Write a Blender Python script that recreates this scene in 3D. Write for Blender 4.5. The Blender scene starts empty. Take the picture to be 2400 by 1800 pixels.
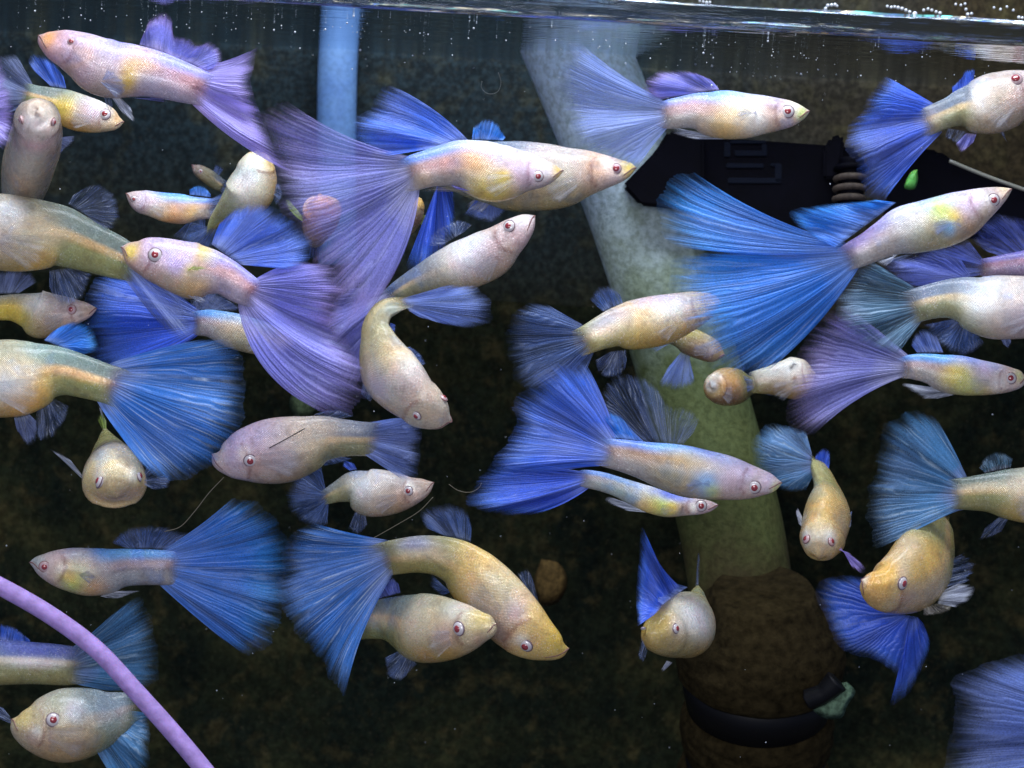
import bpy, bmesh, math, random
import numpy as np
from mathutils import Vector, Matrix

random.seed(7); RNG = np.random.RandomState(11)
S = bpy.context.scene
COL = S.collection

# ------------------------------------------------------------------ camera
PITCH, ROLL, FOC = math.radians(5.54), math.radians(3.3), 5000.0     # FOC: focal length in photo pixels (photo 2400 wide)
CAM = np.array([0.0, -5.0, 0.0])
F_ = np.array([0, math.cos(PITCH), -math.sin(PITCH)])
U0 = np.array([0, math.sin(PITCH), math.cos(PITCH)])
X0 = np.array([1.0, 0, 0])
UP = U0*math.cos(ROLL) - X0*math.sin(ROLL)
RT = X0*math.cos(ROLL) + U0*math.sin(ROLL)
cd = bpy.data.cameras.new('camera'); cam = bpy.data.objects.new('camera', cd); COL.objects.link(cam)
cd.sensor_width = 36; cd.lens = 36*FOC/2400; cd.clip_start = 0.05; cd.clip_end = 60
cam.matrix_world = Matrix(((RT[0], UP[0], -F_[0], CAM[0]), (RT[1], UP[1], -F_[1], CAM[1]), (RT[2], UP[2], -F_[2], CAM[2]), (0, 0, 0, 1)))
cd.dof.use_dof = True; cd.dof.focus_distance = 4.95; cd.dof.aperture_fstop = 2.3
S.camera = cam

# ------------------------------------------------------------------ light
W = bpy.data.worlds.new('World'); S.world = W; W.use_nodes = True
W.node_tree.nodes['Background'].inputs[0].default_value = (0.35, 0.45, 0.75, 1)
W.node_tree.nodes['Background'].inputs[1].default_value = 0.36
def area(name, loc, target, sx, sy, energy, color):
    l = bpy.data.lights.new(name, 'AREA'); l.shape = 'RECTANGLE'; l.size = sx; l.size_y = sy; l.energy = energy; l.color = color
    o = bpy.data.objects.new(name, l); COL.objects.link(o); o.location = loc
    d = Vector(target) - Vector(loc); o.rotation_euler = d.to_track_quat('-Z', 'Y').to_euler(); return o
area('tank_lamp_light', (0.1, -0.9, 3.3), (0, 0.2, -0.6), 3.6, 1.2, 330, (0.84, 0.91, 1.0))
area('front_fill_light', (-0.5, -5.6, 0.6), (0, 0, -1.0), 2.8, 2.0, 160, (0.95, 0.95, 1.0))  # soft fill added behind the camera, no visible lamp there
S.view_settings.view_transform = 'Standard'; S.view_settings.look = 'None'
S.view_settings.exposure = 0.0; S.view_settings.gamma = 1.0
cy = S.cycles
cy.transparent_max_bounces = 48; cy.max_bounces = 10; cy.diffuse_bounces = 3; cy.glossy_bounces = 4; cy.transmission_bounces = 6
cy.use_denoising = True; cy.caustics_reflective = False; cy.caustics_refractive = False
cy.sample_clamp_indirect = 4.0

# ------------------------------------------------------------------ helpers
def w3(a):
    """photo pixel + distance behind the focal plane (in photo pixels) -> world point"""
    a = np.atleast_2d(np.asarray(a, float))
    D = 5.0 + a[:, 2]*0.001
    d = F_[None] + ((a[:, 0]-1200)/FOC)[:, None]*RT[None] + ((900-a[:, 1])/FOC)[:, None]*UP[None]
    return CAM[None] + d*D[:, None]
def P(x, y, z=0): return w3([[x, y, z]])[0]
CROP = dict(Z=(0, 0, .92167), A=(0, 0, 2.765), B=(600, 0, 2.765), C=(1200, 0, 2.765), D=(1600, 0, 2.765), E=(0, 400, 2.765), F=(600, 400, 2.765),
            G=(1200, 400, 2.765), H=(1600, 400, 2.765), I=(0, 750, 2.765), J=(450, 800, 2.4578), K=(1050, 750, 2.765), L=(1600, 850, 2.765),
            M=(0, 1150, 2.552), N=(600, 1150, 2.552), O=(1400, 1150, 2.212), P=(0, 0, 1.0))
def mesh_obj(name, verts, faces, mat, parent=None, origin=None, smooth=True, uvs=None, cols=None):
    nc = 0 if cols is None else cols.shape[1]
    me = bpy.data.meshes.new(name)
    v = np.asarray(verts, float)
    o3 = np.zeros(3) if origin is None else np.asarray(origin, float)
    me.from_pydata([tuple(p) for p in (v-o3)], [], [tuple(f) for f in faces])
    if smooth: me.polygons.foreach_set('use_smooth', [True]*len(me.polygons))
    li = np.empty(len(me.loops), dtype=np.int32); me.loops.foreach_get('vertex_index', li)
    if uvs is not None:
        l = me.uv_layers.new(name='uv'); l.data.foreach_set('uv', np.asarray(uvs, np.float32)[li].ravel())
    if cols is not None:
        c = me.color_attributes.new('col', 'FLOAT_COLOR', 'POINT')
        cc = np.ones((len(v), 4), np.float32); cc[:, :nc] = cols; c.data.foreach_set('color', cc.ravel())
    if mat: me.materials.append(mat)
    me.update()
    ob = bpy.data.objects.new(name, me); COL.objects.link(ob)
    if parent is not None: ob.parent = parent
    elif origin is not None: ob.location = tuple(o3)
    return ob
def tag(o, label=None, cat=None, group=None, kind=None):
    if label: o['label'] = label
    if cat: o['category'] = cat
    if group: o['group'] = group
    if kind: o['kind'] = kind
    return o
def empty(name, loc, label, cat, group=None):
    e = bpy.data.objects.new(name, None); COL.objects.link(e); e.location = tuple(loc); e.empty_display_size = .02
    return tag(e, label, cat, group)
def catmull(pts, n=None, t=None):
    p = np.asarray(pts, float); m = len(p)
    if m == 1: return np.repeat(p, n, 0)
    d = np.sqrt((np.diff(p[:, :2], axis=0)**2).sum(1)) + 1e-6
    s = np.concatenate([[0], np.cumsum(d**.75)]); s /= s[-1]
    if t is None: t = np.linspace(0, 1, n)
    # monotone-ish cubic hermite
    sl = np.diff(p, axis=0)/np.diff(s)[:, None]
    tan = np.zeros_like(p); tan[0] = sl[0]; tan[-1] = sl[-1]
    for i in range(1, m-1):
        h0, h1 = s[i]-s[i-1], s[i+1]-s[i]
        tan[i] = (sl[i-1]*h1+sl[i]*h0)/(h0+h1)
    k = np.clip(np.searchsorted(s, t, side='right')-1, 0, m-2)
    h = (s[k+1]-s[k]); u = (t-s[k])/h; h = h[:, None]; u = u[:, None]
    return (2*u**3-3*u**2+1)*p[k] + (u**3-2*u**2+u)*h*tan[k] + (-2*u**3+3*u**2)*p[k+1] + (u**3-u**2)*h*tan[k+1]
def unit(v): return v/(np.linalg.norm(v, axis=-1, keepdims=True)+1e-9)

# ------------------------------------------------------------------ materials
def new_mat(name):
    m = bpy.data.materials.new(name); m.use_nodes = True; nt = m.node_tree; nt.nodes.clear()
    return m, nt, nt.nodes.new('ShaderNodeOutputMaterial')
class NT:
    def __init__(s, nt): s.nt = nt
    def n(s, typ, **kw):
        x = s.nt.nodes.new(typ)
        for k, v in kw.items():
            if k.startswith('i_'):
                key = k[2:]; key = int(key) if key.isdigit() else key.replace('_', ' ')
                x.inputs[key].default_value = v
            else: setattr(x, k, v)
        return x
    def l(s, a, b): s.nt.links.new(a, b)
    def math(s, op, a, b=None, c=None, clamp=False):
        x = s.n('ShaderNodeMath', operation=op); x.use_clamp = clamp
        for i, v in enumerate((a, b, c)):
            if v is None: continue
            if isinstance(v, (int, float)): x.inputs[i].default_value = v
            else: s.l(v, x.inputs[i])
        return x.outputs[0]
    def mix(s, f, a, b, blend='MIX'):
        x = s.n('ShaderNodeMix', data_type='RGBA', blend_type=blend)
        for i, v in ((0, f), (6, a), (7, b)):
            if isinstance(v, (int, float)): x.inputs[i].default_value = v
            elif isinstance(v, tuple): x.inputs[i].default_value = (*v, 1)
            else: s.l(v, x.inputs[i])
        return x.outputs[2]
    def ramp(s, f, stops, interp='LINEAR'):
        x = s.n('ShaderNodeValToRGB'); e = x.color_ramp.elements; x.color_ramp.interpolation = interp
        while len(e) < len(stops): e.new(0.5)
        for el, (p, c) in zip(e, stops):
            el.position = p; el.color = (*c, 1) if len(c) == 3 else c
        s.l(f, x.inputs[0]); return x.outputs[0]
    def noise(s, vec, scale, detail=4, rough=.55, dist=0.0):
        x = s.n('ShaderNodeTexNoise', i_Scale=scale, i_Detail=detail, i_Roughness=rough, i_Distortion=dist)
        if vec is not None: s.l(vec, x.inputs['Vector'])
        return x.outputs['Fac']

def skin_material():
    m, nt, out = new_mat('guppy_skin'); g = NT(nt)
    at = g.n('ShaderNodeAttribute', attribute_name='col')
    tc = g.n('ShaderNodeTexCoord'); uv = g.n('ShaderNodeUVMap', uv_map='uv')
    oi = g.n('ShaderNodeObjectInfo')
    vec = g.n('ShaderNodeVectorMath', operation='ADD'); g.l(tc.outputs['Object'], vec.inputs[0]); g.l(oi.outputs['Location'], vec.inputs[1])
    n0 = g.noise(vec.outputs[0], 9, 4, .6); n1 = g.noise(vec.outputs[0], 34, 5, .65, .3); n2 = g.noise(vec.outputs[0], 230, 3, .6)
    sep = g.n('ShaderNodeSeparateXYZ'); g.l(uv.outputs[0], sep.inputs[0])
    a = g.math('ADD', sep.outputs[0], sep.outputs[1]); b = g.math('SUBTRACT', sep.outputs[0], sep.outputs[1])
    sa = g.math('ABSOLUTE', g.math('SINE', g.math('MULTIPLY', a, math.pi))); sb = g.math('ABSOLUTE', g.math('SINE', g.math('MULTIPLY', b, math.pi)))
    sc = g.math('POWER', g.math('MULTIPLY', sa, sb), .5)
    edge = g.ramp(sc, [(0, (.72, .72, .72)), (.35, (1, 1, 1))])
    c = g.mix(.18, at.outputs['Color'], edge, 'MULTIPLY')
    hue = g.ramp(n0, [(.30, (.78, .86, 1.16)), (.42, (1.08, .97, .88)), (.55, (1.0, 1.0, 1.0)), (.68, (1.10, .96, 1.0)), (.8, (.92, .94, .86))])
    c = g.mix(1.0, c, hue, 'MULTIPLY')
    mot = g.ramp(n1, [(.28, (.60, .56, .54)), (.46, (.98, .98, .98)), (.60, (1.12, 1.11, 1.08)), (.76, (1.45, 1.42, 1.38))])
    c = g.mix(.78, c, mot, 'MULTIPLY')
    fr = g.ramp(n2, [(.30, (.66, .62, .60)), (.46, (1, 1, 1)), (.74, (1.3, 1.3, 1.3))])
    c = g.mix(.5, c, fr, 'MULTIPLY')
    fl = g.ramp(g.noise(vec.outputs[0], 310, 2, .5), [(.60, (0, 0, 0)), (.70, (1, 1, 1))]); pz = g.ramp(n0, [(.42, (0, 0, 0)), (.62, (1, 1, 1))])
    c = g.mix(g.math('MULTIPLY', g.math('MULTIPLY', fl, pz), .55), c, (.86, .88, .92))
    pb = g.n('ShaderNodeBsdfPrincipled'); g.l(c, pb.inputs['Base Color'])
    g.l(g.ramp(n1, [(.35, (.42,)*3), (.65, (.17,)*3)]), pb.inputs['Roughness']); pb.inputs['Specular IOR Level'].default_value = .6
    pb.inputs['Metallic'].default_value = .12
    pb.inputs['Subsurface Weight'].default_value = .3; pb.inputs['Subsurface Scale'].default_value = .025
    pb.inputs['Subsurface Radius'].default_value = (1, .6, .45)
    pb.inputs['Coat Weight'].default_value = .32; pb.inputs['Coat Roughness'].default_value = .2
    hgt = g.math('ADD', g.math('MULTIPLY', sc, .45), g.math('MULTIPLY', n2, .8))
    hgt = g.math('ADD', hgt, g.math('MULTIPLY', n1, 1.5))
    bp = g.n('ShaderNodeBump', i_Strength=.5, i_Distance=.0045); g.l(hgt, bp.inputs['Height']); g.l(bp.outputs[0], pb.inputs['Normal'])
    tr = g.n('ShaderNodeBsdfTransparent'); ms = g.n('ShaderNodeMixShader'); g.l(at.outputs['Alpha'], ms.inputs[0]); g.l(tr.outputs[0], ms.inputs[1]); g.l(pb.outputs[0], ms.inputs[2])
    g.l(ms.outputs[0], out.inputs[0]); return m
SKIN = skin_material()

def fin_material(name, c0, c1, c2, alpha=.8, clear=.0, foldshade=.5, rayc=None, edge=.76, a_edge=.05, gloss=.03, transl=.45):
    """c0 root, c1 middle, c2 edge; rays run along v, one per unit of u"""
    m, nt, out = new_mat(name); g = NT(nt)
    uv = g.n('ShaderNodeUVMap', uv_map='uv'); sep = g.n('ShaderNodeSeparateXYZ'); g.l(uv.outputs[0], sep.inputs[0])
    U, V = sep.outputs[0], sep.outputs[1]
    oi = g.n('ShaderNodeObjectInfo'); rnd = g.math('MULTIPLY', oi.outputs['Random'], 37.0)
    def vec(su, sv, off):
        x = g.n('ShaderNodeCombineXYZ'); g.l(g.math('MULTIPLY', U, su), x.inputs[0]); g.l(g.math('MULTIPLY', V, sv), x.inputs[1])
        g.l(g.math('ADD', rnd, off), x.inputs[2]); return x.outputs[0]
    wob = g.math('SUBTRACT', g.noise(vec(.30, 2.2, 1.0), 1.0, 3), .5)
    slow = g.math('SUBTRACT', g.noise(vec(.16, .25, 21.0), 1.0, 2), .5)
    Ud = g.math('ADD', g.math('ADD', U, g.math('MULTIPLY', wob, 1.6)), g.math('MULTIPLY', slow, 9.0))
    cosr = lambda k, ph=0.0: g.math('ADD', g.math('MULTIPLY', g.math('COSINE', g.math('ADD', g.math('MULTIPLY', Ud, 2*math.pi*k), ph)), .5), .5)
    r1 = g.math('POWER', cosr(1), 3.0); r2 = g.math('POWER', cosr(2), 2.2)
    br = g.n('ShaderNodeMapRange', i_From_Min=.4, i_From_Max=.7); g.l(V, br.inputs[0])
    ray = g.n('ShaderNodeMix', data_type='FLOAT'); g.l(br.outputs[0], ray.inputs[0]); g.l(r1, ray.inputs[2]); g.l(r2, ray.inputs[3]); ray = ray.outputs[0]
    streak = g.noise(vec(.55, .9, 5.0), 1.0, 3, .55)      # long soft folds; their shading is also mixed into the colour
    lines = g.noise(vec(1.35, .55, 8.0), 1.0, 2, .5)      # dark lines between ray bundles
    fine = g.noise(vec(1.9, 1.6, 9.0), 1.0, 3, .6)
    blotch = g.noise(vec(.10, 2.4, 3.0), 1.0, 4, .6)
    grain = g.noise(vec(7.0, 90.0, 2.0), 1.0, 2, .6)
    pos = g.math('ADD', V, g.math('MULTIPLY', g.math('SUBTRACT', blotch, .5), .7))
    col = g.ramp(pos, [(.0, c0), (.30, c1), (.66, tuple(.8*x+.2*y for x, y in zip(c1, c2))), (1.0, c2)])
    dark = tuple(x*foldshade for x in c1)
    k = g.ramp(streak, [(.34, (0, 0, 0)), (.58, (1, 1, 1))])
    col = g.mix(g.math('MULTIPLY', g.math('SUBTRACT', 1.0, k), .5), col, dark)
    pale = g.ramp(g.noise(vec(.07, 1.3, 11.0), 1.0, 3, .5), [(.46, (0, 0, 0)), (.66, (1, 1, 1))])
    col = g.mix(g.math('MULTIPLY', pale, .26), col, tuple(.45*x+.55*y for x, y in zip(c1, (.72, .72, 1.0))))
    dl = g.ramp(lines, [(.36, (1, 1, 1)), (.44, (0, 0, 0))])
    col = g.mix(g.math('MULTIPLY', dl, .5), col, tuple(x*.28 for x in c1))
    rc = rayc or tuple(min(1, x*.9+.32) for x in c1)
    hi = g.ramp(fine, [(.48, (0, 0, 0)), (.66, (1, 1, 1))])
    rf = g.math('MULTIPLY', g.math('MULTIPLY', ray, hi), 1.0 if rayc else .34, clamp=True)
    col = g.mix(rf, col, rc)
    gr = g.ramp(grain, [(.3, (.74, .74, .74)), (.62, (1.15, 1.15, 1.15))])
    col = g.mix(.7, col, gr, 'MULTIPLY')
    # opacity
    e = g.n('ShaderNodeMapRange', interpolation_type='SMOOTHSTEP', i_From_Min=edge, i_From_Max=1.0, i_To_Min=1.0, i_To_Max=a_edge)
    g.l(g.math('ADD', V, g.math('MULTIPLY', g.math('SUBTRACT', fine, .5), .26)), e.inputs[0])
    a = g.math('ADD', clear, g.math('MULTIPLY', g.math('ADD', g.math('MULTIPLY', ray, .4), g.math('MULTIPLY', k, .75)), 1-clear), clamp=True)
    a = g.math('MULTIPLY', a, g.math('MULTIPLY', e.outputs[0], alpha), clamp=True)
    a = g.math('MULTIPLY', a, g.ramp(grain, [(.25, (.8,)*3), (.5, (1,)*3)]), clamp=True)
    rt_ = g.n('ShaderNodeMapRange', interpolation_type='SMOOTHSTEP', i_From_Min=0, i_From_Max=.10, i_To_Min=.35, i_To_Max=1.0); g.l(V, rt_.inputs[0])
    a = g.math('MULTIPLY', a, rt_.outputs[0])
    d = g.n('ShaderNodeBsdfDiffuse'); t = g.n('ShaderNodeBsdfTranslucent'); g.l(col, d.inputs[0]); g.l(col, t.inputs[0])
    bp = g.n('ShaderNodeBump', i_Strength=.32, i_Distance=.012)
    g.l(g.math('ADD', g.math('MULTIPLY', ray, .35), g.math('MULTIPLY', streak, 1.3)), bp.inputs['Height'])
    gl = g.n('ShaderNodeBsdfGlossy', i_Roughness=.38); gl.inputs[0].default_value = (.7, .78, 1, 1)
    for q in (d, t, gl): g.l(bp.outputs[0], q.inputs['Normal'])
    m1 = g.n('ShaderNodeMixShader', i_0=transl); g.l(d.outputs[0], m1.inputs[1]); g.l(t.outputs[0], m1.inputs[2])
    m2 = g.n('ShaderNodeMixShader', i_0=gloss); g.l(m1.outputs[0], m2.inputs[1]); g.l(gl.outputs[0], m2.inputs[2])
    tr = g.n('ShaderNodeBsdfTransparent'); m3 = g.n('ShaderNodeMixShader'); g.l(a, m3.inputs[0]); g.l(tr.outputs[0], m3.inputs[1]); g.l(m2.outputs[0], m3.inputs[2])
    g.l(m3.outputs[0], out.inputs[0]); return m
FM = dict(
    blue=fin_material('bright_blue_fin', (.36, .46, .95), (.06, .19, .99), (.14, .28, .86), 1.0, .65),
    sky=fin_material('sky_blue_fin', (.24, .42, .97), (.035, .25, .99), (.06, .34, .85), 1.0, .65),
    pale=fin_material('pale_rayed_blue_fin', (.38, .48, .95), (.06, .29, .96), (.09, .30, .80), 1.0, .68, rayc=(.55, .70, .95)),
    dblue=fin_material('deep_blue_fin', (.16, .20, .6), (.13, .18, .72), (.10, .14, .42), .92, .45, .3),
    cobalt=fin_material('cobalt_fin', (.22, .33, .95), (.06, .16, .99), (.08, .22, .80), 1.0, .7, .3),
    violet=fin_material('violet_fin', (.55, .46, .86), (.27, .28, .98), (.50, .36, .80), 1.0, .7),
    mauve=fin_material('mauve_fin', (.66, .40, .66), (.42, .34, .95), (.42, .32, .72), 1.0, .85, .75),
    lilac=fin_material('lilac_veil_fin', (.62, .60, .90), (.32, .33, .92), (.36, .25, .46), .82, .62, .65),
    dusty=fin_material('dusty_blue_fin', (.38, .45, .84), (.20, .31, .88), (.22, .30, .62), .86, .55, .65),
    grey=fin_material('grey_veil_fin', (.34, .40, .60), (.24, .30, .60), (.20, .24, .40), .82, .5, .65),
    teal=fin_material('teal_fin', (.24, .25, .32), (.12, .26, .40), (.12, .20, .28), .88, .4, .15, rayc=(.42, .62, .78)),
    tealb=fin_material('teal_blue_fin', (.34, .42, .85), (.12, .36, .74), (.09, .26, .50), .9, .5, .3, rayc=(.42, .58, .74)),
    smoke=fin_material('smoky_blue_fin', (.24, .32, .60), (.09, .17, .48), (.07, .12, .28), .7, .35, .5),
    clear=fin_material('clear_fin', (.36, .44, .70), (.14, .21, .45), (.17, .24, .50), .55, .15, .5, rayc=(.7, .75, .88), edge=.85),
    veil=fin_material('sheer_fin', (.55, .52, .52), (.48, .48, .54), (.5, .5, .56), .34, .25, .7, rayc=(.75, .75, .8), edge=.8),
    white=fin_material('white_fin', (.85, .86, .88), (.62, .66, .80), (.72, .75, .88), .9, .4, .6),
    gold=fin_material('pale_gold_fin', (.60, .52, .34), (.50, .44, .34), (.52, .48, .40), .68, .3, .5, rayc=(.80, .75, .58)),
    lime=fin_material('lime_fin', (.40, .50, .08), (.50, .66, .10), (.4, .55, .1), .9, .5),
)
def plain(name, col, rough=.5, spec=.4, noise=None, sub=0.0, bump=None, coat=0.0):
    m, nt, out = new_mat(name); g = NT(nt); pb = g.n('ShaderNodeBsdfPrincipled')
    pb.inputs['Base Color'].default_value = (*col, 1); pb.inputs['Roughness'].default_value = rough; pb.inputs['Specular IOR Level'].default_value = spec
    pb.inputs['Subsurface Weight'].default_value = sub; pb.inputs['Subsurface Scale'].default_value = .01; pb.inputs['Coat Weight'].default_value = coat
    if noise:
        tc = g.n('ShaderNodeTexCoord'); f = g.noise(tc.outputs['Object'], noise[0], 5, .6)
        g.l(g.ramp(f, [(.3, tuple(c*noise[1] for c in col)), (.7, tuple(min(1, c*noise[2]) for c in col))]), pb.inputs['Base Color'])
        if bump:
            bp = g.n('ShaderNodeBump', i_Strength=bump, i_Distance=.01); g.l(f, bp.inputs['Height']); g.l(bp.outputs[0], pb.inputs['Normal'])
    g.l(pb.outputs[0], out.inputs[0]); return m
EYE = plain('eye_silver', (.56, .50, .50), .2, .8, (60, .7, 1.25), coat=.6)
EYEP = plain('eye_pink', (.50, .33, .34), .3, .6, (60, .7, 1.2), coat=.5)
PUP = plain('pupil_red', (.26, .022, .026), .12, .8, coat=1.0)
RIM = plain('eye_rim', (.16, .10, .12), .4, .4)
LIP = plain('lip', (.20, .10, .09), .5, .3)

# ------------------------------------------------------------------ fish builder
TINT = {  # named paint colours (linear)
    'yel': (.80, .62, .04), 'lime': (.55, .72, .10), 'och': (.55, .36, .07), 'ora': (.80, .36, .05), 'gold': (.80, .52, .12), 'red': (.44, .15, .15),
    'pink': (.58, .36, .38), 'rose': (.50, .34, .34), 'sky': (.12, .42, .90), 'blu': (.16, .22, .80), 'vio': (.38, .28, .72), 'lil': (.58, .48, .72),
    'sil': (.74, .78, .84), 'wht': (.88, .88, .86), 'cream': (.80, .70, .50), 'brn': (.30, .18, .10), 'dark': (.06, .05, .05), 'oliv': (.32, .30, .12),
    'slate': (.20, .26, .36), 'teal': (.20, .45, .50), 'mauve': (.48, .32, .46), 'tan': (.50, .38, .26), 'grey': (.34, .34, .36)}
PAL0 = {  # head, back, flank, belly ; rear-top, rear-mid line, rear-bottom
    'f': dict(head=(.60, .50, .50), back=(.50, .46, .46), flank=(.58, .52, .50), belly=(.46, .38, .28), rt=(.20, .25, .34), rm=(.62, .52, .34), rb=(.32, .33, .20)),
    'fy': dict(head=(.62, .54, .40), back=(.46, .46, .36), flank=(.58, .50, .34), belly=(.54, .40, .18), rt=(.22, .28, .26), rm=(.68, .50, .28), rb=(.32, .34, .16)),
    'g': dict(head=(.70, .52, .24), back=(.58, .50, .30), flank=(.64, .52, .32), belly=(.52, .36, .15), rt=(.38, .38, .20), rm=(.66, .50, .28), rb=(.40, .36, .16)),
    'm': dict(head=(.63, .53, .54), back=(.46, .50, .76), flank=(.60, .54, .50), belly=(.54, .46, .32), rt=(.22, .34, .80), rm=(.46, .36, .38), rb=(.40, .38, .38)),
    'mp': dict(head=(.58, .42, .52), back=(.52, .48, .74), flank=(.56, .46, .52), belly=(.42, .34, .30), rt=(.36, .38, .82), rm=(.48, .34, .44), rb=(.40, .36, .48)),
    'p': dict(head=(.66, .60, .52), back=(.60, .58, .52), flank=(.68, .64, .54), belly=(.48, .36, .26), rt=(.48, .50, .46), rm=(.66, .60, .44), rb=(.46, .42, .28)),
}
def _sat(c, k=1.22, g_=.86):
    m_ = sum(c)/3; return tuple(max(.01, (m_+(x-m_)*k)*g_) for x in c)
PAL = {a_: {b_: _sat(c_) for b_, c_ in d_.items()} for a_, d_ in PAL0.items()}
def smooth(x, a, b):
    t = np.clip((x-a)/(b-a), 0, 1); return t*t*(3-2*t)
def lerp(a, b, t): return a + (b-a)*t[..., None]
GROUP = 'albino blue guppies crowding the tank'
MASTER = {}
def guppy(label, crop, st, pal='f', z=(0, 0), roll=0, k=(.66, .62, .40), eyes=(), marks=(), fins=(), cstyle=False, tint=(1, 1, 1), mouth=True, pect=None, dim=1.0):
    ox, oy, sc = CROP[crop]
    NR, NA = 64, 36
    def q(p): return (np.asarray(p, float)-0)/sc
    st = np.asarray(st, float)
    tt = np.linspace(0, 1, NR)**1.25
    if cstyle:
        c = catmull(st, t=tt)
        cen = np.stack([c[:, 0]/sc+ox, c[:, 1]/sc+oy, c[:, 4]/sc+z[0]], 1)
        h = np.abs(c[:, 2])/sc; w = np.abs(c[:, 3])/sc
        T = unit(np.gradient(cen, axis=0)); U = np.tile(np.array([0., -1, 0]), (NR, 1))
        L = np.linalg.norm(np.diff(cen, axis=0), axis=1).sum()
    else:
        c = catmull(st, t=tt)
        top = c[:, :2]/sc + [ox, oy]; bot = c[:, 2:4]/sc + [ox, oy]
        zz = z[0] + (z[1]-z[0])*smooth(tt, 0.0, 1)
        cen = np.concatenate([(top+bot)/2, zz[:, None]], 1)
        hv = (top-bot)/2; a = np.linalg.norm(hv, axis=1)
        T = unit(np.gradient(cen, axis=0))
        e = np.concatenate([hv, np.zeros((NR, 1))], 1)
        ph = math.radians(roll)
        U = unit(e)*math.cos(ph) + np.array([0, 0, -1.])*math.sin(ph)
        kk = np.interp(tt, [0, .25, .5, 1], [k[0], k[0], k[1], k[2]])
        h = a/np.sqrt(math.cos(ph)**2 + kk**2*math.sin(ph)**2); w = kk*h
        L = np.linalg.norm(np.diff(cen, axis=0), axis=1).sum()
    U = unit(U - T*(U*T).sum(1, keepdims=True)); Wd = np.cross(T, U)
    # gill-cover step
    s = tt[:, None]; th = np.linspace(0, 2*math.pi, NA, endpoint=False)[None, :]
    v = np.sin(th)*np.ones_like(s); wv = np.cos(th)*np.ones_like(s)
    gpos = .25 - .05*v**2
    gill = 1 + .06*smooth(s, gpos-.16, gpos-.015)*(1-smooth(s, gpos-.012, gpos+.02))*(np.abs(v) < .8)
    eg = 1 - .13*v
    w = w*(1-.8*smooth(tt, .86, 1.0)) if not cstyle else w
    P3 = cen[:, None, :] + U[:, None, :]*(h[:, None]*v*gill)[..., None] + Wd[:, None, :]*(w[:, None]*wv*eg*gill)[..., None]
    V = P3.reshape(-1, 3)
    root = P3.mean((0, 1)); org = w3([root])[0]
    n = len(V); V = np.vstack([V, cen[0]-T[0]*h[0]*.6, cen[-1]+T[-1]*h[-1]*.25])
    faces = []
    for i in range(NR-1):
        for j in range(NA):
            j2 = (j+1) % NA; faces.append((i*NA+j, i*NA+j2, (i+1)*NA+j2, (i+1)*NA+j))
    for j in range(NA):
        faces.append((n, (j+1) % NA, j)); faces.append((n+1, (NR-1)*NA+j, (NR-1)*NA+(j+1) % NA))
    # colours
    p = {kk_: np.array(x) for kk_, x in PAL[pal].items()}
    sj = s + RNG.uniform(-.02, .02); vv = v
    fb = smooth(sj, .42, .62)*np.ones_like(v)
    front = lerp(p['flank'], p['back'], smooth(vv, .15, .75)); front = lerp(front, p['belly'], smooth(-vv, .1, .8)*smooth(sj, .1, .3))
    front = lerp(front, p['head'], (1-smooth(sj, .12, .32))*np.ones_like(v))
    rear = lerp(p['rb'], p['rm'], smooth(vv, -.12, .06)); rear = lerp(rear, p['rt'], smooth(vv, .16, .34))
    if pal in ('m', 'mp'):
        rear = lerp(p['rb'], p['rm'], smooth(vv, -.25, .15)); rear = lerp(rear, p['rt'], smooth(vv, .38, .62))
    colr = lerp(front, rear, fb)
    if pal in ('m', 'mp'): colr = lerp(colr, p['rt'], smooth(vv, .55, .85)*smooth(sj, .3, .5))
    V2 = V[:n, :2]; depth = V[:n, 2]
    def find(x, y):
        X, Y = x/sc+ox, y/sc+oy
        d = (V2[:, 0]-X)**2 + (V2[:, 1]-Y)**2
        near = depth <= np.repeat(cen[:, 2], NA)+2
        d = np.where(near, d, d+1e5); i = int(np.argmin(d)); return i//NA, i % NA
    for mk in marks:
        x, y, r, cname = mk[:4]; st_ = mk[4] if len(mk) > 4 else .85; el = mk[5] if len(mk) > 5 else 1.0
        i, j = find(x, y); r_ = r/sc
        ds = (tt[:, None]-tt[i])*L/(r_*el); dv = (v - v[0, j])*h[i]/r_
        side = np.where(wv*wv[0, j] >= -.2, 1, .9)
        wgt = np.exp(-((ds**2+dv**2)*.85)**1.25)*min(1.0, st_*(.8 if cname in ('red', 'pink', 'rose', 'ora') else 1.1))*side
        colr = lerp(colr, np.array(TINT[cname]), np.clip(wgt, 0, 1))
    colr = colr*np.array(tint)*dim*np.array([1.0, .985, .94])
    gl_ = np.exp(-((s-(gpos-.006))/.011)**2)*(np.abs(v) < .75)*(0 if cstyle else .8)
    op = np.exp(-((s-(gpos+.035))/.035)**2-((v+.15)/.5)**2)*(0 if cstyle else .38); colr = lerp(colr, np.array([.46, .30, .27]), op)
    colr = lerp(colr, colr*np.array([.52, .36, .36]), gl_)  # gill-edge crescent: anatomy tone with shading painted into the skin colour
    al = np.ones_like(v) if cstyle else 1-.97*smooth(s*np.ones_like(v)+.04*np.cos(v*1.5)-.03, .85, .985)-(.12*smooth(sj, .5, .75)*smooth(np.abs(v), .2, .6) if pal in ('f', 'fy') else 0)
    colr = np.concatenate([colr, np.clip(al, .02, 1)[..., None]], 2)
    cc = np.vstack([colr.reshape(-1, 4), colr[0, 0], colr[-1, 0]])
    per = np.maximum(h.max()*3.2, 8)
    uu = np.concatenate([[0], np.cumsum(np.linalg.norm(np.diff(cen, axis=0), axis=1))])/4.6
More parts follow.
